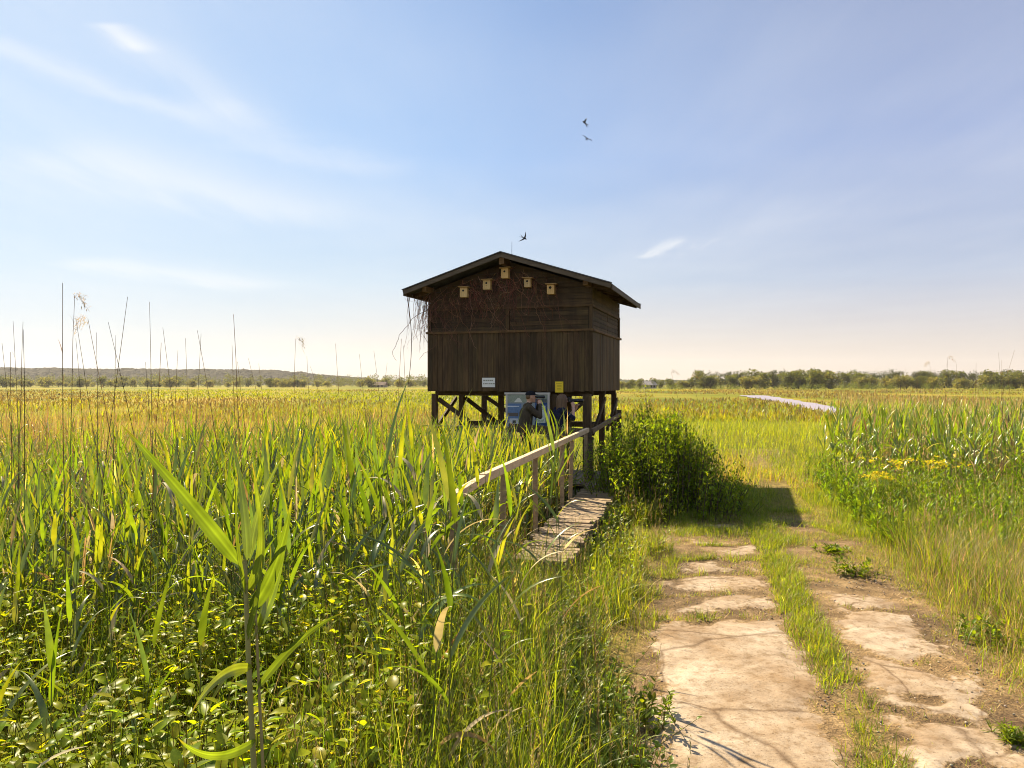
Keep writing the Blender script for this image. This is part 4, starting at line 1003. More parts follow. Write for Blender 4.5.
# chosen near reeds, then the rest of the front of the bed
NEAR = [(-.30, 3.5), (-.15, 3.9), (-1.62, 2.5), (-1.95, 3.2), (-.75, 4.1), (-.42, 4.7), (-.12, 5.3), (-2.3, 4.0), (-2.9, 4.2), (-1.3, 4.4), (.02, 6.6), (-.30, 6.0), (.40, 5.95), (-1.2, 2.9), (-1.62, 3.2), (-2.2, 3.3), (.10, 4.7), (.22, 6.0), (.40, 6.6), (-.52, 4.0), (-.38, 3.45), (-.62, 4.9), (-.05, 4.2)]
TALL = {(-.55, 4.2): 1.17, (-.46, 4.5): 1.14, (-.78, 4.6): 1.08, (-1.0, 5.2): 1.10, (-1.35, 5.3): 1.08, (-1.5, 5.0): 1.05, (-1.9, 5.6): 1.08, (-.62, 5.4): 1.12, (-.9, 5.8): 1.10, (-.35, 5.6): 1.10, (-1.2, 6.1): 1.12, (-.7, 6.4): 1.12}
k = 0
for x, y in list(NEAR) + list(TALL):
    pts.append((x, y)); reed_thing(x, y, VAR[k % 14], R.uniform(0, 6.28), TALL.get((x, y), 0) or R.uniform(.86, 1.06) * (.92 if y < 3.4 else 1), 'green reed with arching leaves at the front of the bed left of the boardwalk', G1 + ' near', True); k += 1
tries = 0
while k < 95 and tries < 20000:
    tries += 1; y = R.uniform(4.7, 7.6); x = R.uniform(-y * .72, .3)
    if not keep_left(x, y) or not far_enough(x, y, .16) : continue
    if R.random() > (.25 if x > -.9 and y < 5 else 1): continue
    pts.append((x, y)); reed_thing(x, y, VAR[k % 14], R.uniform(0, 6.28), R.uniform(.80, 1.0) * (1.12 if x > -.45 * y else 1), 'green reed with arching leaves at the front of the bed left of the boardwalk', G1 + ' near', True); k += 1
tries = 0
while k < 285 and tries < 40000:
    tries += 1; y = R.uniform(5.6, 10.5); x = R.uniform(-y * .70, 1.0)
    if not keep_left(x, y) or not far_enough(x, y, .14): continue
    pts.append((x, y)); reed_thing(x, y, VAR[k % 14], R.uniform(0, 6.28), R.uniform(.80, 1.0) * (1.12 if x > -.45 * y else 1), 'green reed in the thick of the bed left of the boardwalk', G1, False); k += 1
# the rest of the bed, beyond counting
def reed_mass(a, X, Y, hs, nl=6, wd=.031, ll=.45, cols=GREEN, nseg=5):
    n = len(X); h = U(*hs, n) * np.where(X > -.45 * Y, 1.16, 1.0); base = np.stack([X, Y, ground_z(X, Y) - .03], 1); az = U(0, 6.28, n); lean = np.abs(R.normal(0, .07, n)) * h
    s = np.linspace(0, 1, 4)
    P = base[:, None] + np.stack([lean[:, None] * s ** 2 * np.cos(az)[:, None], lean[:, None] * s ** 2 * np.sin(az)[:, None], h[:, None] * .82 * s], -1)
    V, Q = tubes(P, np.broadcast_to(np.linspace(.005, .0025, 4), (n, 4)), 3)
    a.add(V, Q, rep(palette(n, [(.12, .14, .035), (.17, .17, .05)]), 12), 0)
    for i in range(nl):
        t = np.clip(.3 + .7 * (i + U(-.3, .3, n)) / (nl - 1), 0, 1)
        p = base + np.stack([lean * t ** 2 * np.cos(az), lean * t ** 2 * np.sin(az), h * .82 * t], -1); top = t > .85
        V, Q, k_ = blades(p, U(0, 6.28, n), ll * U(.7, 1.2, n), wd * U(.7, 1.2, n), np.where(top, U(.05, .4, n), U(.25, .7, n)), np.where(top, U(.1, .7, n), U(.3, 1.7, n)), nseg, 'reed', fold=.25, twist=R.normal(0, .7, n))
        c = palette(n, cols, jit=.15); dd = R.random(n) < (.35 if i == 0 else .06); c[dd] = palette(int(dd.sum()), STRAW + PALE)
        a.add(V, Q, rep(c, k_), strawy(c, len(Q), 1))
    return a
n = 4600; Y = 3.2 + 19 * U(0, 1, n) ** .95; X = U(-1, .35, n) * (Y * .78 + 1)
ok = keep_left(X, Y) & (X < np.where(Y > 14, -1.6, 9)) & (vnoise(X * .7, Y * .7) > .22 + .02 * Y * (Y > 11))
ok &= (Y > 5.3 + .8 * (vnoise(X, Y) - .5))
X, Y = X[ok], Y[ok]
a = reed_mass(Acc(), X, Y, (1.2, 1.75))
n = 900; Y = U(9.5, 14.6, n); X = U(-3.4, 1.3, n); ok = X < rail_x(Y) - .22; reed_mass(a, X[ok], Y[ok], (.95, 1.45), cols=GREEN + YGREEN)
n = 700; Y = U(11, 15.6, n); X = U(-3.6, -.1, n); reed_mass(a, X, Y, (1.15, 1.72), cols=GREEN + YGREEN)
tag(a.build('reed_bed', hero_mats, smooth=True), 'dense green reed bed left of the boardwalk', 'reed bed', kind='stuff')
# right-hand reed stand
n = 3000; Y = U(13.5, 30, n); X = U(5.0, 22, n)
edge_ = 5.9 + (Y - 14) * .42 + 1.3 * (vnoise(Y * .5, Y * 0) - .5)
ok = (X > edge_) & (X < Y * .8 + 1) & (Y + .10 * X > 15.2 + 1.5 * vnoise(X * .6, X * 0))
X, Y = X[ok], Y[ok]
a = reed_mass(Acc(), X, Y, (1.15, 1.62), nl=6, wd=.036, cols=[(.11, .18, .014), (.135, .195, .015), (.08, .14, .013)])
tag(a.build('reed_bed', hero_mats, smooth=True), 'green reed stand on the right beyond the yellow flowering weeds', 'reed bed', kind='stuff')

# --- dry stalks of last year
def stalk_mesh(h, nodes=True, plume=False):
    n = 10; s = np.linspace(0, 1, n); az = R.uniform(0, 6.28); ln = abs(R.normal(.05, .06)) * h
    P = np.stack([ln * s ** 2 * math.cos(az) + np.cumsum(R.normal(0, .0035, n)), ln * s ** 2 * math.sin(az) + np.cumsum(R.normal(0, .0035, n)), h * s], 1)
    a = Acc(); a.tube(P, np.linspace(.0052, .0016, n), 5, palette(1, [(.16, .10, .055), (.24, .16, .09), (.10, .065, .04)])[0], 0)
    for i in range(int(R.integers(1, 4))):
        t = R.uniform(.45, .95); p = np.array([np.interp(t, s, P[:, q]) for q in range(3)])
        V, Q, k_ = blades(p[None], R.uniform(0, 6.28), R.uniform(.03, .10), .006, R.uniform(.1, .6), R.uniform(0, 1.2), 4, 'grass'); a.add(V, Q, palette(1, STRAW)[0] * .7, 0)
    if plume:
        m_ = 60; t = R.uniform(0, 1, m_); dr = np.array([math.cos(az), math.sin(az), .0])
        pp = P[-1] + dr[None] * (t * .10)[:, None] * 1.0 + np.stack([R.normal(0, .012, m_), R.normal(0, .012, m_), .04 * t - .10 * t ** 2 + R.normal(0, .012, m_)], 1)
        V, Q, k_ = blades(pp, az + R.normal(0, .7, m_), R.uniform(.03, .07, m_), .006, R.uniform(1.0, 2.2, m_), .4, 2, 'oval'); a.add(V, Q, rep(palette(m_, [(.30, .23, .11), (.40, .29, .17)]), k_), 0)
    return a
SV = [drop(stalk_mesh(2.0).build('dry_stalk', M_DRY, smooth=True)) for i in range(10)]
SP = [drop(stalk_mesh(2.0, plume=True).build('dry_stalk', M_DRY, smooth=True)) for i in range(4)]
def stalk(u, vtop, Y, plume, label, group, lean=None):
    p = px(u, vtop, Y); zb = float(ground_z(p[0], Y)) - .05
    o = bpy.data.objects.new('dry_stalk', (SP if plume else SV)[int(R.integers(0, 4 if plume else 10))]); COL.objects.link(o)
    o.location = (p[0] - (0 if lean is None else math.tan(lean) * (p[2] - zb)), Y, zb); s_ = (p[2] - zb) / 2.0; o.scale = (1, 1, s_)
    o.rotation_euler = (R.normal(0, .03), (R.normal(0, .05) if lean is None else lean), 0)
    return tag(o, label, 'dry reed stalk', group)
LS = [(52, 280, 5.2, 0), (63, 297, 6.5, 1), (71, 312, 7, 0), (101, 314, 6.5, 1), (137, 294, 6, 0), (150, 302, 7, 0), (142, 345, 6.2, 0), (36, 330, 6, 0), (22, 322, 7, 0), (12, 342, 7.4, 0), (20, 320, 8, 0), (98, 330, 7.6, 0), (114, 335, 8, 0), (125, 318, 7.2, 0),
      (168, 326, 7.7, 0), (188, 338, 8, 0), (199, 333, 7, 0), (214, 328, 7.4, 0), (222, 318, 6.3, 0), (216, 345, 6.9, 0), (82, 338, 8.2, 0), (288, 339, 9, 1), (305, 355, 9.5, 0), (342, 343, 9, 0), (362, 353, 9.5, 0), (402, 345, 8.6, 0), (409, 338, 8.0, 0), (385, 350, 10, 0), (318, 358, 10, 0), (376, 362, 11, 0), (246, 352, 9, 0), (262, 362, 9, 0), (5, 352, 7, 0), (174, 350, 8.5, 0), (158, 362, 8.2, 0), (233, 360, 8, 0)]
for u, v, Y, pl_ in LS: stalk(u, v, Y, pl_, 'dry bare reed stalk rising above the reed bed left of the hide' if not pl_ else 'dry reed stalk bent over at its ragged tip above the left reed bed', 'dry stalks against the left sky' if not pl_ else 'plumed stalks against the left sky', rad(R.normal(-3, 5)))
RS_ = [(940, 362, 15, 1), (945, 357, 15.5, 1), (985, 350, 15, 0), (1008, 352, 16, 0), (957, 364, 17, 0), (972, 363, 16, 0), (925, 368, 16, 0), (896, 372, 18, 0), (912, 376, 17, 0), (868, 378, 19, 0), (880, 384, 19, 0), (1018, 368, 15, 0), (998, 372, 15.4, 0), (934, 378, 16, 0), (852, 386, 20, 0), (1000, 360, 14.6, 0)]
for u, v, Y, pl_ in RS_: stalk(u, v, Y, pl_, 'dry bare reed stalk above the reed stand on the right' if not pl_ else 'dry reed stalk with a drooping plume above the right reed stand', 'dry stalks on the right' if not pl_ else 'plumed stalks on the right')
for u, v, Y, lab in ((661, 366, 14.6, 'dry stalk with a small plume leaning left over the bush beside the hide, upper'), (682, 371, 14.8, 'dry stalk with a small plume leaning left over the bush beside the hide, lower right')):
    stalk(u, v, Y, 1, lab, None, rad(-20))
def stalk_mass(X, Y, hs, cols, lean=.10, r=.0035):
    n = len(X); h = U(*hs, n); az = U(0, 6.28, n); ln = np.abs(R.normal(0, lean, n)) * h; s = np.linspace(0, 1, 4); base = np.stack([X, Y, ground_z(X, Y) - .03], 1)
    P = base[:, None] + np.stack([ln[:, None] * s ** 1.5 * np.cos(az)[:, None], ln[:, None] * s ** 1.5 * np.sin(az)[:, None], h[:, None] * s], -1)
    rr = r * (1 + .03 * np.hypot(X, Y))
    a = Acc(); tilt = np.abs(R.normal(0, lean, n))
    V, Q, k_ = blades(base, az, h, 2.4 * rr, tilt, R.normal(.1, .15, n), 4, 'grass', twist=R.normal(0, .8, n)); a.add(V, Q, rep(palette(n, cols, jit=.25), k_))
    m_ = n // 2; i = R.choice(n, m_); t = U(.4, 1, m_); p = base[i] + np.stack([ln[i] * t ** 1.5 * np.cos(az[i]), ln[i] * t ** 1.5 * np.sin(az[i]), h[i] * t], -1)
    V, Q, k_ = blades(p, U(0, 6.28, m_), U(.1, .3, m_), U(.008, .016, m_), U(.2, 1.2, m_), U(.3, 1.8, m_), 4, 'grass'); a.add(V, Q, rep(palette(m_, cols, jit=.25), k_))
    return a
n = 8000; Y = 8 + 40 * U(0, 1, n) ** 1.1; X = U(-1, .25, n) * (Y * .8 + 1)
ok = keep_left(X, Y) & (X < np.where(Y > 13.5, -2.0, 9)) & (vnoise(X * .35 + 5, Y * .35) > .30); X, Y = X[ok], Y[ok]
RED = [(.27, .17, .075), (.34, .24, .11), (.40, .31, .15), (.20, .14, .07)]
tag(stalk_mass(X, Y, (1.2, 1.95), RED).build('dry_reeds', M_DRY, smooth=True), 'belt of thin brown dry reed stalks behind the green reeds on the left', 'dry reeds', kind='stuff')
n = 6000; Y = U(16.5, 38, n); X = 6.2 + (Y - 14) * .43 + U(0, 1, n) * 24; ok = (X < Y * .8 + 1) & (vnoise(X * .4 + 9, Y * .4) > .2); X, Y = X[ok], Y[ok]
tag(stalk_mass(X, Y, (1.6, 2.3), [(.50, .38, .19), (.58, .45, .25), (.44, .31, .15)]).build('dry_reeds', M_DRY, smooth=True), 'pale dry reed stalks standing in the right reed bed', 'dry reeds', kind='stuff')

# --- grass
def grass(X, Y, hs, wd, cols, wts=None, t0=.22, c=1.0, nseg=4, acc=None, z0=None, fold=0, jit=.18):
    n = len(X); h = U(0, 1, n) * (hs[1] - hs[0]) + hs[0]
    base = np.stack([X, Y, (ground_z(X, Y) if z0 is None else z0) - .02], 1)
    V, Q, k_ = blades(base, U(0, 6.28, n), h, wd * U(.6, 1.3, n), np.abs(R.normal(0, t0, n)), U(.0, 1.0, n) * c, nseg, 'grass', fold=fold, twist=R.normal(0, .6, n))
    a = acc or Acc(); c_ = palette(n, cols, wts, jit); a.add(V, Q, rep(c_, k_), strawy(c_, len(Q)) if n else 0); return a
def seedheads(a, X, Y, hs, cols):
    n = len(X); h = U(*hs, n); az = U(0, 6.28, n); ln = np.abs(R.normal(.06, .1, n)) * h; s = np.linspace(0, 1, 6); base = np.stack([X, Y, ground_z(X, Y)], 1)
    P = base[:, None] + np.stack([ln[:, None] * s ** 2 * np.cos(az)[:, None], ln[:, None] * s ** 2 * np.sin(az)[:, None], h[:, None] * s], -1)
    V, Q = tubes(P, np.broadcast_to(np.array([1.3, 1.2, 1., .8, .7, .5]) * .0011, (n, 6)), 3); c = palette(n, cols); a.add(V, Q, rep(c, 18), 1)
    m_ = 16; t = np.tile(np.linspace(.82, 1.0, m_), n); i = np.repeat(np.arange(n), m_)
    p = base[i] + np.stack([ln[i] * t ** 2 * np.cos(az[i]), ln[i] * t ** 2 * np.sin(az[i]), h[i] * t], -1)
    V, Q, k_ = blades(p, U(0, 6.28, n * m_), U(.012, .035, n * m_) * (1.2 - (t - .82) * 3), .0045, U(.2, .8, n * m_), .3, 2, 'oval'); a.add(V, Q, rep(c[i] * 1.15, k_), 1)
def herb(a, X, Y, hs, nl, ls, cols, mats_leaf=0, z0=None, t0=(.7, 1.5), prof='ovate', lw=.5, spread=.10, zmin=.2):
    n = len(X); h = U(*hs, n); az = U(0, 6.28, n); ln = np.abs(R.normal(0, spread, n)) * h; base = np.stack([X, Y, (ground_z(X, Y) if z0 is None else z0) - .02], 1); s = np.linspace(0, 1, 4)
    P = base[:, None] + np.stack([ln[:, None] * s ** 1.6 * np.cos(az)[:, None], ln[:, None] * s ** 1.6 * np.sin(az)[:, None], h[:, None] * s], -1)
    V, Q = tubes(P, np.broadcast_to(np.array([.0035, .003, .0025, .0015]), (n, 4)), 3); a.add(V, Q, rep(palette(n, [(.10, .12, .03), (.13, .12, .04)]), 12))
    i = np.repeat(np.arange(n), nl); t = np.tile(np.linspace(zmin, 1, nl), n) + U(-.05, .05, n * nl); t = np.clip(t, .05, 1)
    p = base[i] + np.stack([ln[i] * t ** 1.6 * np.cos(az[i]), ln[i] * t ** 1.6 * np.sin(az[i]), h[i] * t], -1)
    l_ = U(*ls, n * nl) * (1.15 - .45 * t) * U(.75, 1.2, n)[i]
    V, Q, k_ = blades(p, U(0, 6.28, n * nl), l_, l_ * lw, U(*t0, n * nl) * (1.1 - .35 * t), U(.1, .8, n * nl), 4, prof, fold=.3, twist=R.normal(0, .35, n * nl))
    a.add(V, Q, rep(palette(n * nl, cols, jit=.16), k_)); return a
# lush grass of the near bank, left of the track
def near_edge(y): return np.where(y < 5.4, .66 + .10 * (vnoise(y * 3, y * 0) - .5) * 3 - .12 * np.clip(y - 4.4, 0, 9), .60 - .0 * y)
n = 19000; Y = 1.9 + 6.6 * U(0, 1, n) ** .9; X = U(-1.5, .85, n)
ok = (X < near_edge(Y)) & (X > -.95 - .25 * (Y - 2) * vnoise(X, Y)) ; ok &= ~((Y > 8.2) & (X > rail_x(Y) - .05))
X, Y = X[ok], Y[ok]
tall = sstep(.75, -.1, X) ; 
a = Acc()
for lo_, hi_, msk in ((.18, .55, X > .25), (.35, .95, (X <= .25) & (X > -.35)), (.45, 1.15, X <= -.35)):
    grass(X[msk], Y[msk], (lo_, hi_), .0095, GREEN + [(.19, .24, .02), (.25, .25, .05), (.36, .29, .14)], [2, 3, 2, 3, 3, 1., .8], t0=.28, c=1.3, nseg=5, acc=a)
i = R.choice(len(X), 620); seedheads(a, X[i], Y[i], (.6, 1.15), [(.28, .22, .09), (.22, .2, .07), (.34, .27, .13)])
tag(a.build('bank_grass', [M_GRASS, M_DRY], smooth=True), 'tall uncut grass on the bank left of the track', 'grass', kind='stuff')
# undergrowth under the reeds further left
n = 26000; Y = 2.2 + 9 * U(0, 1, n) ** .9; X = U(-1, .2, n) * (Y * .75 + .6); ok = keep_left(X, Y) & (X < -.2) & ((Y > 4.2) | (U(0, 1, n) < .24)); X, Y = X[ok], Y[ok]
a = grass(X, Y, (.5, 1.25), .010, GREEN + [(.28, .22, .10)], [3, 3, 3, 2, 1.3], t0=.25, c=1.0, nseg=5)
tag(a.build('undergrowth', [M_GRASS, M_DRY], smooth=True), 'grass growing under and between the left reeds', 'grass', kind='stuff')
# verge between boardwalk and track
def verge_ok(X, Y):
    l1 = X - (1.30 + SLOPE * (Y - 4.35))
    lft = np.where(Y > 8.2, rail_x(Y) + .68, -.05)
    return (X > lft) & (l1 < -.62 + .5 * (vnoise(X * 2.1, Y * 2.1) - .5)) & ((Y > 6.4) | (X < .75))
n = 60000; Y = 5.4 + 10.5 * U(0, 1, n) ** .8; X = U(.2, 3.6, n); ok = verge_ok(X, Y); X, Y = X[ok], Y[ok]
hh = fbm(X * 2.4, Y * 2.4, 3); ok = U(0, 1, len(X)) < .25 + .75 * sstep(.36, .55, hh); X, Y, hh = X[ok], Y[ok], hh[ok]; a = Acc()
near_bw = (X - rail_x(Y)) < 1.15 + .5 * vnoise(Y * 1.5, Y * 0); VC = YGREEN + GREEN[:2] + [(.19, .20, .03), (.38, .29, .12)]
for msk, hs, w_ in ((near_bw & (hh > .45), (.18, .48), .009), (near_bw & (hh <= .45), (.08, .26), .007), (~near_bw & (hh > .56), (.08, .26), .007), (~near_bw & (hh <= .56), (.025, .11), .0055)):
    grass(X[msk], Y[msk], hs, w_, VC, [3, 3, 3, 1.5, 1.5, 2, 1.0], t0=.45, c=1.4, acc=a)
i = R.choice(len(X), 260); seedheads(a, X[i], Y[i], (.3, .6), [(.34, .25, .12), (.26, .2, .08)])
q = np.where(near_bw)[0]; q = R.choice(q, 240); herb(a, X[q], Y[q], (.18, .5), 10, (.04, .09), [(.12, .17, .02), (.15, .19, .022), (.09, .135, .018)], lw=.5, t0=(.6, 1.5), spread=.3, zmin=.2)
n_ = 230; Y_ = U(8.2, 14.5, n_); X_ = rail_x(Y_) + .70 + np.abs(R.normal(0, .12, n_)); herb(a, X_, Y_, (.22, .46), 10, (.04, .09), [(.13, .19, .014), (.16, .21, .016), (.09, .14, .013)], lw=.35, t0=(.5, 1.4), spread=.3, zmin=.2)
n_ = 900; Y_ = U(7.0, 8.5, n_); X_ = U(-.35, .95, n_); grass(X_, Y_, (.30, .72), .010, GREEN + YGREEN, t0=.3, c=1.1, acc=a)
tag(a.build('verge_grass', [M_GRASS, M_DRY], smooth=True), 'bright short grass between boardwalk and track', 'grass', kind='stuff')
# grass on the track itself: middle strip, joints, edges
n = 330000; Y = 3.0 + 13 * U(0, 1, n) ** .85; X = 2.0 + SLOPE * (Y - 4.35) + U(-1.35, 1.75, n)
cn, dr, l1, l2 = track_fields(X, Y)
midl = X - (2.06 + SLOPE * (Y - 4.35))
dens = .9 * np.exp(-(midl / .15) ** 2) * sstep(.30, .55, vnoise(X * 2.2, Y * 1.6) + .10 * (Y > 6.5)) + .35 * (1 - np.maximum(cn, dr)) * vnoise(X * 3, Y * 3) + .45 * (1 - cn) * sstep(.6, .8, vnoise(X * 4 + 7, Y * 6)) + .8 * sstep(8.6, 12.0, Y + 1.2 * midl) * sstep(.2, .55, vnoise(X * 2, Y * 2)) + .4 * sstep(1.0, 1.5, midl) * sstep(.35, .6, vnoise(X * 2.5, Y * 2.5))
jn = np.min(np.abs((Y - .12 * l1 + .30 * (fbm(X * 2.2, Y * 2.2, 4) - .5))[:, None] - np.array([7.15, 7.95, 8.75, 9.55, 10.4, 11.3, 12.2])), -1); dens = np.maximum(dens, .9 * (jn < .055) * (np.abs(l1) < .85) * sstep(.34, .58, vnoise(X * 3.0, Y * 2.5)))
dens = np.maximum(dens, .25 * sstep(.62, .8, vnoise(X * 3.1 + 21, Y * 3.1)) * (Y < 7.5)); dens *= np.where((jn < .055) & (np.abs(l1) < .85), 1, 1 - .97 * np.clip(cn * 1.4, 0, 1))
ok = U(0, 1, n) < dens; X, Y, midl, jn, l1 = X[ok], Y[ok], midl[ok], jn[ok], l1[ok]
a = Acc(); md_ = (np.abs(midl) < .22) | ((Y > 9.3) & (vnoise(X * 1.6, Y * 1.6) > .55)) | ((jn < .03) & (np.abs(l1) < .8) & (vnoise(X * 5, Y * 5) > .55))
DRYG = YGREEN + GREEN[:2] + [(.36, .27, .12), (.44, .33, .17)]
grass(X[md_], Y[md_], (.04, .17), .006, DRYG, [3, 3, 3, 2, 2, 1.0, .8], t0=.5, c=1.4, acc=a)
grass(X[~md_], Y[~md_], (.02, .09), .0045, DRYG, [2.5, 2.5, 2, 1, 1, 3, 3], t0=.7, c=1.4, acc=a, nseg=3)
tag(a.build('track_grass', [M_GRASS, M_DRY], smooth=True), 'sparse grass along the middle and joints of the track', 'grass', kind='stuff')
# straw litter lying on the ground
n = 9000; Y = 3.2 + 9 * U(0, 1, n) ** .85; X = 2.0 + SLOPE * (Y - 4.35) + U(-1.4, 2.0, n); cn, dr, l1, l2 = track_fields(X, Y)
ok = U(0, 1, n) < (1 - .96 * cn) * (.2 + .8 * sstep(.4, .7, vnoise(X * 2, Y * 2))); X, Y = X[ok], Y[ok]
V, Q, k_ = blades(np.stack([X, Y, track_z(X, Y) + U(.004, .02, len(X))], 1), U(0, 6.28, len(X)), U(.04, .16, len(X)), .004, U(1.4, 1.6, len(X)), U(-.15, .2, len(X)), 3, 'grass')
tag(Acc().add(V, Q, rep(palette(len(X), STRAW), k_)).build('straw_litter', M_DRY), 'dry straw lying on the track', 'straw', kind='stuff')
# pebbles
n = 1400; Y = U(3.2, 10, n); X = 2.0 + SLOPE * (Y - 4.35) + U(-1.3, 1.5, n); a = Acc()
for x, y in zip(X, Y): a.ball((x, y, float(track_z(x, y)) + .004), (U(.003, .012), U(.003, .012), U(.003, .008)), palette(1, [(1, 1, 1), (.6, .5, .45), (1.3, 1.2, 1.1)])[0], k=6)
tag(a.build('pebbles', M_STONE, smooth=True), 'small pebbles on the track', 'pebbles', kind='stuff')
# right bank: dry grass in front, green herbs behind
n = 90000; Y = 4.2 + 11.5 * U(0, 1, n) ** .9; X = U(2.8, 11.5, n); le = X - (2.0 + SLOPE * (Y - 4.35))
ok = (le > 1.30 + .5 * (vnoise(X * 1.4, Y * 1.4) - .4)) & (X < Y * .78 + .6) & (U(0, 1, n) < sstep(1.0, 1.8, le)); X, Y, le = X[ok], Y[ok], le[ok]
dryness = sstep(11.5, 8.0, Y + 1.6 * (vnoise(X * .8, Y * .8) - .5)); isd = U(0, 1, len(X)) < dryness * .40; hh = sstep(1.2, 2.3, le + .7 * (fbm(X * 1.3, Y * 1.3, 3) - .5)); a = Acc()
for msk, hs in ((hh < .5, (.06, .28)), (hh >= .5, (.26, .70))):
    q = msk & isd; grass(X[q], Y[q], hs, .0055, [(.40, .29, .15), (.48, .37, .21), (.33, .23, .12), (.42, .28, .18)], t0=.3, c=1.1, acc=a)
    q = msk & ~isd; grass(X[q], Y[q], hs, .0075, GREEN + YGREEN, t0=.32, c=1.2, acc=a)
i = R.choice(np.where(hh > .4)[0], 1100); seedheads(a, X[i], Y[i], (.4, .8), [(.46, .30, .17), (.40, .26, .14), (.36, .28, .12)])
tag(a.build('dry_grass', [M_GRASS, M_DRY], smooth=True), 'dry and green grass along the right edge of the track', 'grass', kind='stuff')
# green herbs at the right, leafy
n = 2600; Y = U(9.6, 17, n); X = U(3.9, 13, n); le = X - (2.0 + SLOPE * (Y - 4.35)); ok = (le > 1.35 + .5 * vnoise(X, Y)) & (X < Y * .76 + .5) & (Y > 10.2 + 1.2 * (vnoise(X * .9, Y * .9) - .5)); X, Y = X[ok], Y[ok]
tag(herb(Acc(), X, Y, (.35, .80), 16, (.07, .16), [(.10, .17, .02), (.12, .19, .022), (.08, .14, .018)], lw=.22, t0=(.4, 1.2)).build('green_herbs', M_BROAD, smooth=True), 'lush green herbs between dry grass and the right reed stand', 'herbs', kind='stuff')
# meadow: grass tufts thinning with distance
n = 150000; Y = 13.5 * (1 / (1 - U(0, 1, n) * (1 - 13.5 / 95))) ** 1.0; X = U(-1, 1, n) * (Y * .80 + 2); le = road_lat(X, Y)
ok = (X > 2.2 + .02 * Y) & (~on_water(X, Y)) & ((Y > 30) | (X < 6.1 + (Y - 14) * .46))
ok &= ~((np.abs(np.abs(le - .05) - .72) < .32) & (Y < 24) & (vnoise(X * 1.2, Y * .9) > .42))
ok |= (X < -2) & (Y > 20) | ((np.abs(X) < 3) & (Y > 22)); ok &= ~on_water(X, Y)
X, Y = X[ok], Y[ok]; sc_ = .0045 * (1 + Y * .055); pat = fbm(X * .09, Y * .05, 3); a = Acc()
for msk, cols in ((pat < .46, YGREEN + [(.19, .20, .03)]), ((pat >= .46) & (pat < .56), GREEN + YGREEN + [(.19, .20, .03)]), (pat >= .56, YGREEN + [(.26, .21, .07), (.22, .16, .06)])):
    for nearm, hs in ((Y < 17, (.10, .30)), ((Y >= 17) & (Y < 30), (.15, .45)), (Y >= 30, (.3, .75))):
        q = msk & nearm
        if q.any(): 
            n_ = int(q.sum()); base = np.stack([X[q], Y[q], ground_z(X[q], Y[q]) - .03], 1)
            V, Q, k_ = blades(base, U(0, 6.28, n_), U(*hs, n_), sc_[q] * U(.7, 1.4, n_), np.abs(R.normal(0, .3, n_)), U(0, 1.1, n_), 3, 'grass', twist=R.normal(0, .6, n_)); a.add(V, Q, rep(palette(n_, cols, jit=.16), k_))
n = 42000; Y = 50 + 270 * U(0, 1, n) ** 1.5; X = U(-1, 1, n) * (Y * .8 + 2); ok = ~on_water(X, Y) & (fbm(X * .03, Y * .012, 4) > .40); X, Y = X[ok], Y[ok]; n = len(X)
pt_ = fbm(X * .02 + 7, Y * .01, 4); TC = np.array([(.12, .145, .012), (.165, .17, .014), (.20, .18, .02), (.22, .165, .05)]); ci = np.clip(((pt_ - .36) * 14 + R.normal(0, .8, n)).astype(int), 0, 3)
cc_ = TC[ci] * (1 + R.normal(0, .15, (n, 1))).clip(.5, 1.6)
V, Q, k_ = blades(np.stack([X, Y, ground_z(X, Y) - .1], 1), U(0, 6.28, n), U(.25, .8, n), U(.05, .16, n) * (1 + Y * .006), np.abs(R.normal(0, .35, n)), U(0, .8, n), 2, 'oval'); a.add(V, Q, rep(cc_, k_), np.repeat((ci >= 2).astype(int), len(Q) // n))
tag(a.build('meadow_grass', [M_GRASS, M_DRY], smooth=True), 'yellow green marsh meadow stretching to the trees', 'grass', kind='stuff')
# brambles and nettles in the near left corner
n = 7200; Y = 1.7 + 3.9 * U(0, 1, n) ** .9; X = -.35 - U(0, 1, n) * (Y * .70 + .3); cl_ = fbm(X * 1.7 + 3, Y * 1.7, 3)
ok = (U(0, 1, n) < sstep(.34, .56, cl_) * .9 + .08) & ~((X > -.62 - .14 * (Y - 1.7)) & (U(0, 1, n) < .8)); X, Y, cl_ = X[ok], Y[ok], cl_[ok]
a = Acc(); BC = [(.18, .235, .013), (.215, .26, .014), (.12, .175, .012), (.26, .27, .018)]
for q, hs in ((cl_ < .5, (.30, .75)), ((cl_ >= .5) & (cl_ < .6), (.5, .95)), (cl_ >= .6, (.75, 1.2))):
    herb(a, X[q], Y[q], hs, 12, (.04, .12), BC, lw=.52, t0=(1.0, 1.75), spread=.35, zmin=.3)
tag(a.build('brambles', M_BROAD, smooth=True), 'tangle of bramble and nettle leaves in the lower left corner', 'brambles', kind='stuff')
n = 500; Y = U(3.2, 6.8, n); X = near_edge(Y) - np.abs(R.normal(0, .22, n)) - .02; a = herb(Acc(), X, Y, (.15, .5), 12, (.035, .075), [(.08, .13, .018), (.11, .155, .02), (.06, .1, .018)], lw=.6, t0=(.9, 1.6), spread=.4)
tag(a.build('bank_herbs', M_BROAD, smooth=True), 'small leafy weeds where the left bank meets the track', 'herbs', kind='stuff')

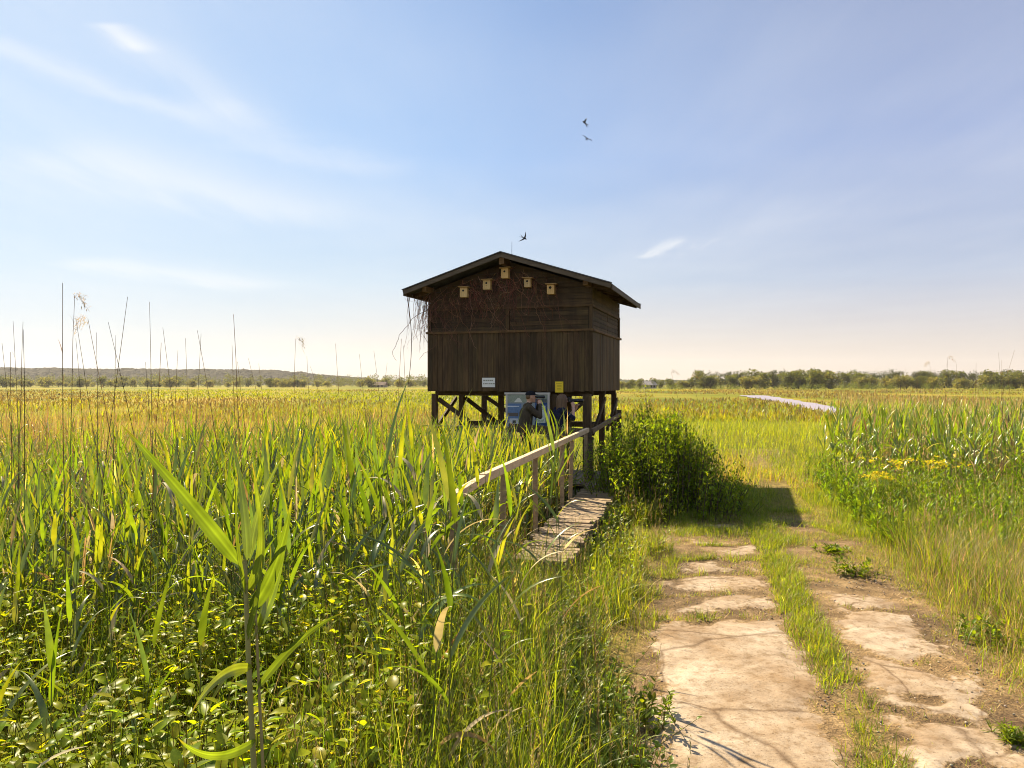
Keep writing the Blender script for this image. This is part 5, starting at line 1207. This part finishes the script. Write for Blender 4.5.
n = 130; X = U(1.75, 2.7, n); Y = U(14.95, 17.2, n); ok = X > 1.55 + .30 * (Y - 14.6); a = herb(Acc(), X[ok], Y[ok], (.6, 1.15), 16, (.06, .13), [(.09, .145, .014), (.12, .175, .015)], lw=.3, t0=(.5, 1.4), spread=.12)
tag(a.build('tall_herbs', M_BROAD, smooth=True), 'shaded green herbs at the foot of the right hide posts', 'herbs', kind='stuff')
# --- the bush beside the hide
bush = empty('bush', (2.76, 13.4, 0)); bush.scale = (.97, .78, .95); tag(bush, 'big leafy green bush right of the hide, dark at its shaded foot', 'bush')
n = 520; X = R.normal(0, 1, n) * .66 - .08; Y = R.normal(0, .8, n); r2 = (X / 1.35) ** 2 + (Y / 2.0) ** 2; ok = r2 < 1; X, Y, r2 = X[ok], Y[ok], r2[ok]
top = 1.95 * np.sqrt(np.clip(1 - r2 * .85, 0, 1)) * np.where(X > .05, 1 - .50 * np.clip(X - .05, 0, 1.3), 1) * (.85 + .3 * vnoise(X * 2, Y * 2)); a = Acc(); st_ = Acc()
for i in range(len(X)):
    h_ = float(top[i]) * (R.uniform(.6, 1.02) + (.22 if R.random() < .10 else 0)); P = np.stack([X[i] + np.linspace(0, 1, 4) ** 2 * X[i] * .22, Y[i] + np.linspace(0, 1, 4) ** 2 * Y[i] * .15, np.linspace(-.3, h_, 4)], 1); st_.tube(P, [.008, .007, .005, .002], 4, (1, 1, 1))
    m_ = int(18 + 52 * h_); t = np.linspace(.08, 1, m_); p = np.stack([np.interp(t, np.linspace(0, 1, 4), P[:, q]) for q in range(3)], 1) + R.normal(0, .05, (m_, 3))
    l_ = U(.035, .10, m_) * R.uniform(.8, 1.25); V, Q, k_ = blades(p, U(0, 6.28, m_), l_, l_ * U(.22, .38, m_), U(.3, 1.4, m_), U(.1, 1.0, m_), 4, 'ovate', fold=.3); a.add(V, Q, rep(palette(m_, [(.13, .195, .016), (.17, .22, .018), (.10, .16, .014)]), k_))
sk = 190; an_ = U(0, 6.28, sk); rr_ = U(.85, 1.25, sk); herb(a, 1.25 * rr_ * np.cos(an_) - .05, 1.7 * rr_ * np.sin(an_), (.25, .75), 14, (.05, .11), [(.13, .18, .014), (.16, .20, .016)], z0=np.full(sk, -.12), lw=.3, t0=(.4, 1.3), spread=.25)
a.build('foliage', M_BROAD, bush, smooth=True); st_.build('stems', M_BARK, bush)
# yellow flowering weeds on the right
for i, (u, v, Y_, w_, lab) in enumerate(((898, 470, 12.2, .42, 'left of the two broad clumps of yellow flowering weeds by the right reed stand'), (935, 472, 12.4, .40, 'right of the two broad clumps of yellow flowering weeds by the right reed stand'), (876, 482, 12.0, .22, 'small clump of yellow flowering weeds left of the broad clumps'))):
    p = px(u, v, Y_); gz_ = float(ground_z(p[0], Y_)); r = empty('flowering_weed', (p[0], Y_, gz_)); tag(r, lab, 'weed', 'yellow flowering weeds')
    n = int(70 * w_ / .4); X = R.normal(0, w_ * .5, n); Yy = R.normal(0, w_ * .6, n); ht = p[2] - gz_
    z_ = np.zeros(n); f = Acc(); a = herb(Acc(), X, Yy, (ht * .75, ht * .98), 18, (.06, .11), [(.11, .17, .02), (.14, .19, .022)], lw=.24, t0=(.5, 1.2), z0=z_, spread=.05)
    a.build('stems', M_BROAD, r, smooth=True)
    hz_ = ht * U(1.05, 1.24, n)
    for j in range(min(n, 22)):
        m_ = 16; pp = np.array([X[j], Yy[j], hz_[j]]) + R.normal(0, 1, (m_, 3)) * [.03, .03, .014]
        V, Q, k_ = blades(pp, U(0, 6.28, m_), U(.022, .045, m_), U(.018, .032, m_), U(.8, 1.6, m_), .3, 2, 'oval')
        Acc().add(V, Q, rep(palette(m_, [(.80, .62, .01), (.72, .60, .012), (.50, .50, .02)], [3, 2, 1], .1), k_)).build('flower', M_FLOWER, r)
# single leafy weeds on and beside the track
def weed(u, v, h_, w_, lab, name='leafy_weed', cols=((.10, .15, .018), (.13, .175, .02)), n=24, lw=.42):
    Y_ = HC * F / (v - 384); x = (u - 512) / F * Y_; o = herb(Acc(), R.normal(0, w_ * .35, n), R.normal(0, w_ * .35, n), (h_ * .5, h_), 9, (.05, .10), list(cols), lw=lw, z0=np.zeros(n), spread=.45, t0=(.7, 1.5)).build(name, M_BROAD, smooth=True)
    o.location = (x, Y_, float(track_z(x, Y_))); tag(o, lab, 'weed'); return o
weed(858, 575, .20, .34, 'low dark leafy weed at the right edge of the track')
weed(836, 552, .10, .26, 'small dark weed just beyond the dark leafy weed on the right')
weed(1012, 742, .12, .12, 'small bright grass weed at the right picture edge by the slab', n=26, lw=.16, cols=((.12, .17, .02), (.14, .19, .025)))
#weed(846, 690, .10, .13, 'small leafy weed in the grass strip between the wheel tracks', n=22)
weed(985, 640, .22, .34, 'spreading nettle weed at the foot of the right dry grass')
weed(640, 725, .26, .30, 'drooping leafy weed overhanging the near left edge of the slab')
weed(662, 480, .35, .4, 'pale leafy weed in the shade at the foot of the bush', cols=((.07, .11, .018), (.09, .12, .02)))

# ------------------------------------------------------------------ air
hb = Acc().box((0, 2000, 70), (6800, 4800, 146)); m, nt, out = mat('haze_air')
pv_ = N(nt, 'ShaderNodeVolumePrincipled'); pv_.inputs['Color'].default_value = (.92, .88, .88, 1); pv_.inputs['Density'].default_value = .00009; pv_.inputs['Anisotropy'].default_value = .3
L(nt, pv_.outputs[0], out.inputs['Volume'])
hz_o = hb.build('haze', m); tag(hz_o, 'thin summer haze over the marsh', 'haze', kind='stuff')
